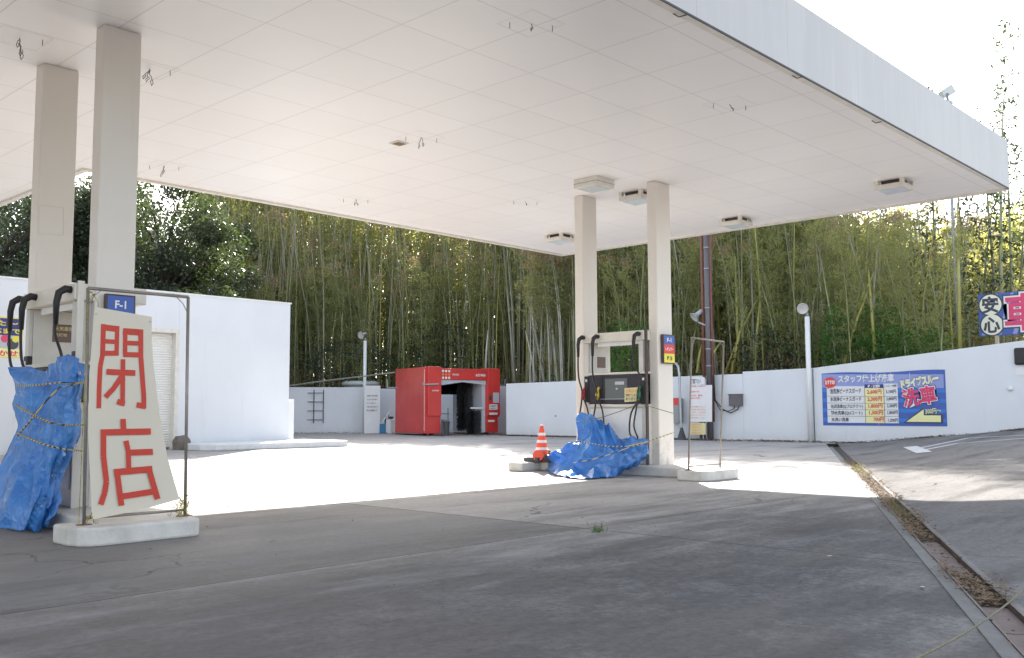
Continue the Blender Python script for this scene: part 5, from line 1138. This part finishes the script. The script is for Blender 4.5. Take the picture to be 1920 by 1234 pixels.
# mass of bamboo deeper in the grove
random.seed(99); mb = MB(); C = []; CD = []
def inview(x, y, lo, hi):
    v = Vector((x, y, 3)) - CAM; s_ = 960 + FPX * v.dot(cr) / v.dot(cw); return lo < s_ < hi, s_
tot = 0
while tot < 1000:
    s_ = random.uniform(370, 1960); d = random.uniform(9, 26); x, y = grove(s_, d)
    if (s_ > 1690 and random.random() < .8) or (560 < s_ < 930 and random.random() < .55) or (930 <= s_ and random.random() < .2): continue
    h = min(15.5, 7.4 + .60 * d) * random.uniform(.85, 1.05); lx, ly = random.gauss(0, .4), random.gauss(0, .4); z0 = fz(x, y)
    h = capped(s_, x, y, h, .12, .20)
    mb.tube([(x, y, z0), (x + lx * .4, y + ly * .4, z0 + h * .5), (x + lx, y + ly, z0 + h)], [.055, .045, .01], 5, caps=False)
    nl = 330
    t = RNG.uniform(.01, 1.0, nl) ** .9; a = RNG.uniform(0, 6.28, nl); rr = RNG.uniform(.1, 1.3, nl) * (1.2 - .6 * t)
    C.append(np.stack([x + lx * t * t + rr * np.cos(a), y + ly * t * t + rr * np.sin(a), z0 + h * t], 1)); tot += 1
C = np.concatenate(C); dry_ = RNG.random(len(C)) < np.clip(.7 - (C[:, 2] - 1.5) * .13, .07, .7); C = np.concatenate([C[~dry_], C[dry_]]); k = int((~dry_).sum())
o = mb.build('bamboo_thicket', M['culm']); V0 = [leaves(C[:k], .36, .10, droop=.3), leaves(C[k:], .36, .10, droop=.4)]
lo_ = leaf_obj('thicket_foliage', V0, [M['bleaf'], M['dryleaf']])
# join stalks and leaves of the thicket into one object
for ob in (o, lo_): pass
bmj = bmesh.new(); bmj.from_mesh(o.data); nfo = len(o.data.polygons); bmj.from_mesh(lo_.data); bmj.faces.ensure_lookup_table()
mi = np.zeros(len(lo_.data.polygons), dtype=np.int32); lo_.data.polygons.foreach_get('material_index', mi)
mej = bpy.data.meshes.new('bamboo_thicket'); bmj.to_mesh(mej); bmj.free()
mi = np.concatenate([np.zeros(nfo, np.int32), mi + 1])
for m_ in (M['culm'], M['bleaf'], M['dryleaf']): mej.materials.append(m_)
mej.polygons.foreach_set('material_index', mi); o.data = mej; bpy.data.objects.remove(lo_)
tag(o, 'dense bamboo grove filling the background behind the white walls', 'bamboo grove', kind='stuff')
# bare stalks crowding the front of the grove, too many to count
random.seed(123); mb = MB()
for i in range(520):
    s_ = random.uniform(400, 1110) if i < 400 else random.uniform(1110, 1800); d = random.uniform(.4, 10); x, y = grove(s_, d); z0 = fz(x, y); h = random.uniform(6.5, 9.5) + .35 * d
    if s_ > 1500: h *= .7
    lx, ly = random.gauss(0, .5), random.gauss(0, .5); mb.cur = random.choice((0, 0, 0, 1, 2, 2)); r0 = random.uniform(.022, .045)
    mb.tube([(x, y, z0), (x + lx * .3, y + ly * .3, z0 + h * .5), (x + lx, y + ly, z0 + h)], [r0, r0 * .8, .008], 5, caps=False)
tag(mb.build('bare_bamboo_stalks', [M['culm'], M['yel'], M['oldculm']], smooth=True), 'crowd of thin bare olive and grey stalks at the front of the grove', 'bamboo stalks', kind='stuff')
# undergrowth just over the wall tops
pts = []; ptd = []
for i_ in range(75000):
    y = random.uniform(3, 58); d = abs(random.gauss(0, 3.0)) + .6 if i_ < 34000 else random.uniform(2, 26); x = yard_x(y) + d; ok, s_ = inview(x, y, 400, 1950)
    if not ok or (s_ > 1795 and x < 31): continue
    hgt = 1.0 + .9 * (math.sin(y * .9 + 1) * .5 + .5) + .5 * math.sin(y * 2.3); z = fz(x, y) + random.random() ** 1.3 * (max(.4, hgt) + min(1.6, d * .16))
    (pts if math.sin(y * .55 + .8) + random.gauss(0, .5) > .75 else ptd).append((x, y, z))
o = leaf_obj('undergrowth', [leaves(np.array(pts), .17, .07), leaves(np.array(ptd), .22, .04, droop=.3)], [M['vine'], M['dryleaf']]); tag(o, 'tangle of bushes, vines and dry bamboo leaves just behind the walls', 'undergrowth', kind='stuff')
# vine covered clumps
def shrub(px_, d_, z0, rx, rz, n_, label, m_='vine', Lf=.12):
    c_ = att(px_, d_); c_.z = z0; r_ = empty('shrub', (c_.x, c_.y, fz(c_.x, c_.y)), label, 'shrub', 'bushes showing above the walls')
    P_ = RNG.normal(size=(n_, 3)); P_ /= np.linalg.norm(P_, axis=1)[:, None]; lump = 1 + .25 * np.sin(P_[:, 0] * 5 + px_) * np.cos(P_[:, 2] * 6 + P_[:, 1] * 4)
    P_ = P_ * (RNG.uniform(.55, 1, n_) ** .5 * lump)[:, None] * [rx, rx, rz] + [0, 0, z0 - r_.location.z]
    leaf_obj('foliage', [leaves(P_, Lf, Lf * .45)], [M[m_]], r_)
    MB().tube([(0, 0, -.2), (0, 0, z0 - r_.location.z)], [.06, .03], 6).build('stem', M['bark'], r_, local=True)
for a in ((1572, 31.5, 3.0, .5, 1.15, 1300, 'bright green vine covered clump right of the right lamp pole'), (1700, 31.5, 3.0, 1.5, .5, 1900, 'low spreading green bush along the sloping wall top'), (1185, 34, 2.9, .9, 1.2, 1900, 'bright green bush seen through the right pump window'),
          (655, 46.5, 3.3, 2.3, 1.0, 2600, 'olive green bush behind the left lamp pole', 'leaf', .13), (1655, 32, 3.2, 1.0, 1.2, 1500, 'green bush above the middle of the price banner'), (850, 47, 3.8, 2.4, 1.5, 2600, 'dark glossy bush over the car wash', 'leaf', .14), (1440, 33, 2.8, 1.1, .9, 1400, 'dark bush between the dark pole and right lamp pole', 'leaf', .12)):
    shrub(*a)

# ------------------------------------------------------------------ broadleaf trees at the left
def tree(px_, d_, h, cr_, n_, label, cz_=.62):
    b_ = att(px_, d_); r_ = empty('broadleaf_tree', b_, label, 'tree', 'evergreen trees behind the white building')
    random.seed(int(px_ + d_)); mb = MB(); top = Vector((random.uniform(-.5, .5), random.uniform(-.5, .5), h * .75))
    mb.tube([(0, 0, -.3), top * .35, top * .7 + Vector((.2, 0, 0)), top], [.26, .2, .13, .05], 8); cl = []
    for k in range(34):
        a = random.uniform(0, 6.283); t = random.uniform(.15, 1); e = Vector((math.cos(a) * cr_ * random.uniform(.3, 1) * (1 - .45 * max(0, t - .6)), math.sin(a) * cr_ * random.uniform(.3, 1), h * (.22 + .76 * t)))
        s_ = top * min(1, .2 + t * .7); mb.tube([s_, s_.lerp(e, .5) + Vector((0, 0, .25)), e], [.07, .045, .015], 5, caps=False); cl.append((e, random.uniform(.7, 1.35)))
    P_ = []
    for e, rr in cl:
        m_ = int(n_ * 2.8 / 34); q = RNG.normal(size=(m_, 3)); q /= np.linalg.norm(q, axis=1)[:, None]; q *= (RNG.uniform(.2, 1, m_) ** .6)[:, None] * rr * np.array([1, 1, .75]); P_.append(q + np.array(e))
    mb.build('trunk', M['bark'], r_, local=True, smooth=True); leaf_obj('crown', [leaves(np.concatenate(P_), .15, .075)], [M['leaf']], r_)
for a in ((-20, 36, 9.2, 3.3, 9000, 'evergreen tree at the far left edge behind the building'), (70, 38, 8.6, 3.3, 9000, 'evergreen tree between the left edge and the far left column'), (150, 40, 10.2, 2.8, 6000, 'open crowned tree with sky showing between the two left columns'),
          (290, 37, 9.4, 3.0, 11000, 'glossy evergreen tree just right of the near left column'), (370, 40, 7.6, 2.6, 8000, 'lower evergreen tree behind the middle of the building'), (230, 44, 9.0, 3.5, 8000, 'dark evergreen tree behind the near left column'), (455, 53, 7.6, 2.4, 6000, 'grey green bushy tree over the right end of the building'),
          (20, 46, 10.0, 4.0, 8000, 'large dark tree further back at the left edge'), (130, 48, 8.2, 4.0, 8000, 'dark tree further back between the left columns'), (520, 56, 8.5, 2.6, 7000, 'bushy dark tree beyond the building corner'), (330, 50, 10.0, 4.0, 9000, 'dark tree further back right of the near left column')):
    tree(*a)

# ------------------------------------------------------------------ distant houses at the right
def house(px_, d_, w_, dp2, h, rh, rz, label):
    b_ = att(px_, d_); b_.z = fz(b_.x, b_.y) - .2; r_ = empty('house', b_, label, 'house', 'houses behind the bamboo', rz=rz)
    MB().box((-dp2, -w_, 0), (dp2, w_, h)).build('wall', M['housewall'], r_, local=True)
    mb = MB(); e = .5; mb.prism([(-dp2 - e, -w_ - e, h), (dp2 + e, -w_ - e, h), (0, -w_ - e, h + rh)], (0, 2 * w_ + 2 * e, 0)); mb.build('roof', M['roof'], r_, local=True)
    for yy in (-w_ * .5, w_ * .5):
        for z in (1.2, 4.0): MB().box((-dp2 - .04, yy - .8, z), (-dp2 - .001, yy + .8, z + 1.2)).build('window', M['window'], r_, local=True)
    for z in (1.2, 4.0): MB().box((-.8, -w_ - .04, z), (.8, -w_ - .001, z + 1.2)).build('window', M['window'], r_, local=True)
house(1880, 62, 4.5, 4, 7.0, 2.3, R(15), 'pale house with grey gable roof behind the roadside sign')
house(1770, 74, 5, 4, 8.0, 2.5, R(-20), 'further pale house half hidden by bamboo left of the canopy corner')

# weed in the joint
wd = onz(1122, 998); r_ = empty('weed_tuft', wd, 'small green weed growing from the joint in the concrete', 'weed'); C = []; mb = MB()
for k in range(26):
    a = random.uniform(0, 6.283); L = random.uniform(.04, .13); s_ = Vector((random.gauss(0, .04), random.gauss(0, .04), 0)); e = s_ + Vector((math.cos(a) * L * .6, math.sin(a) * L * .6, L)); mb.tube([s_, e], [.002, .001], 3)
    for i in range(9): c_ = s_.lerp(e, random.uniform(.1, 1)); C.append((c_.x, c_.y, c_.z))
mb.build('stem', M['vine'], r_, local=True); r_.scale = (.75,) * 3; wv_ = mat('weed_green', (.13, .22, .04), trans=(.2, .4, .05)); leaf_obj('foliage', [leaves(np.array(C), .018, .007)], [wv_], r_)
for i, (x, y, t) in enumerate(((512, 1014, 'single green leaf lying on the concrete right of the left island'), (1730, 1100, 'pale leaf lying on the concrete left of the drain'), (1556, 1042, 'small pale scrap lying on the dark concrete'))):
    q = onz(x, y, .012); o = leaf_obj('fallen_leaf', [leaves(np.array([tuple(q)]), .07, .025, True)], [M['vine'] if i == 0 else M['reflect']]); tag(o, t, 'leaf')
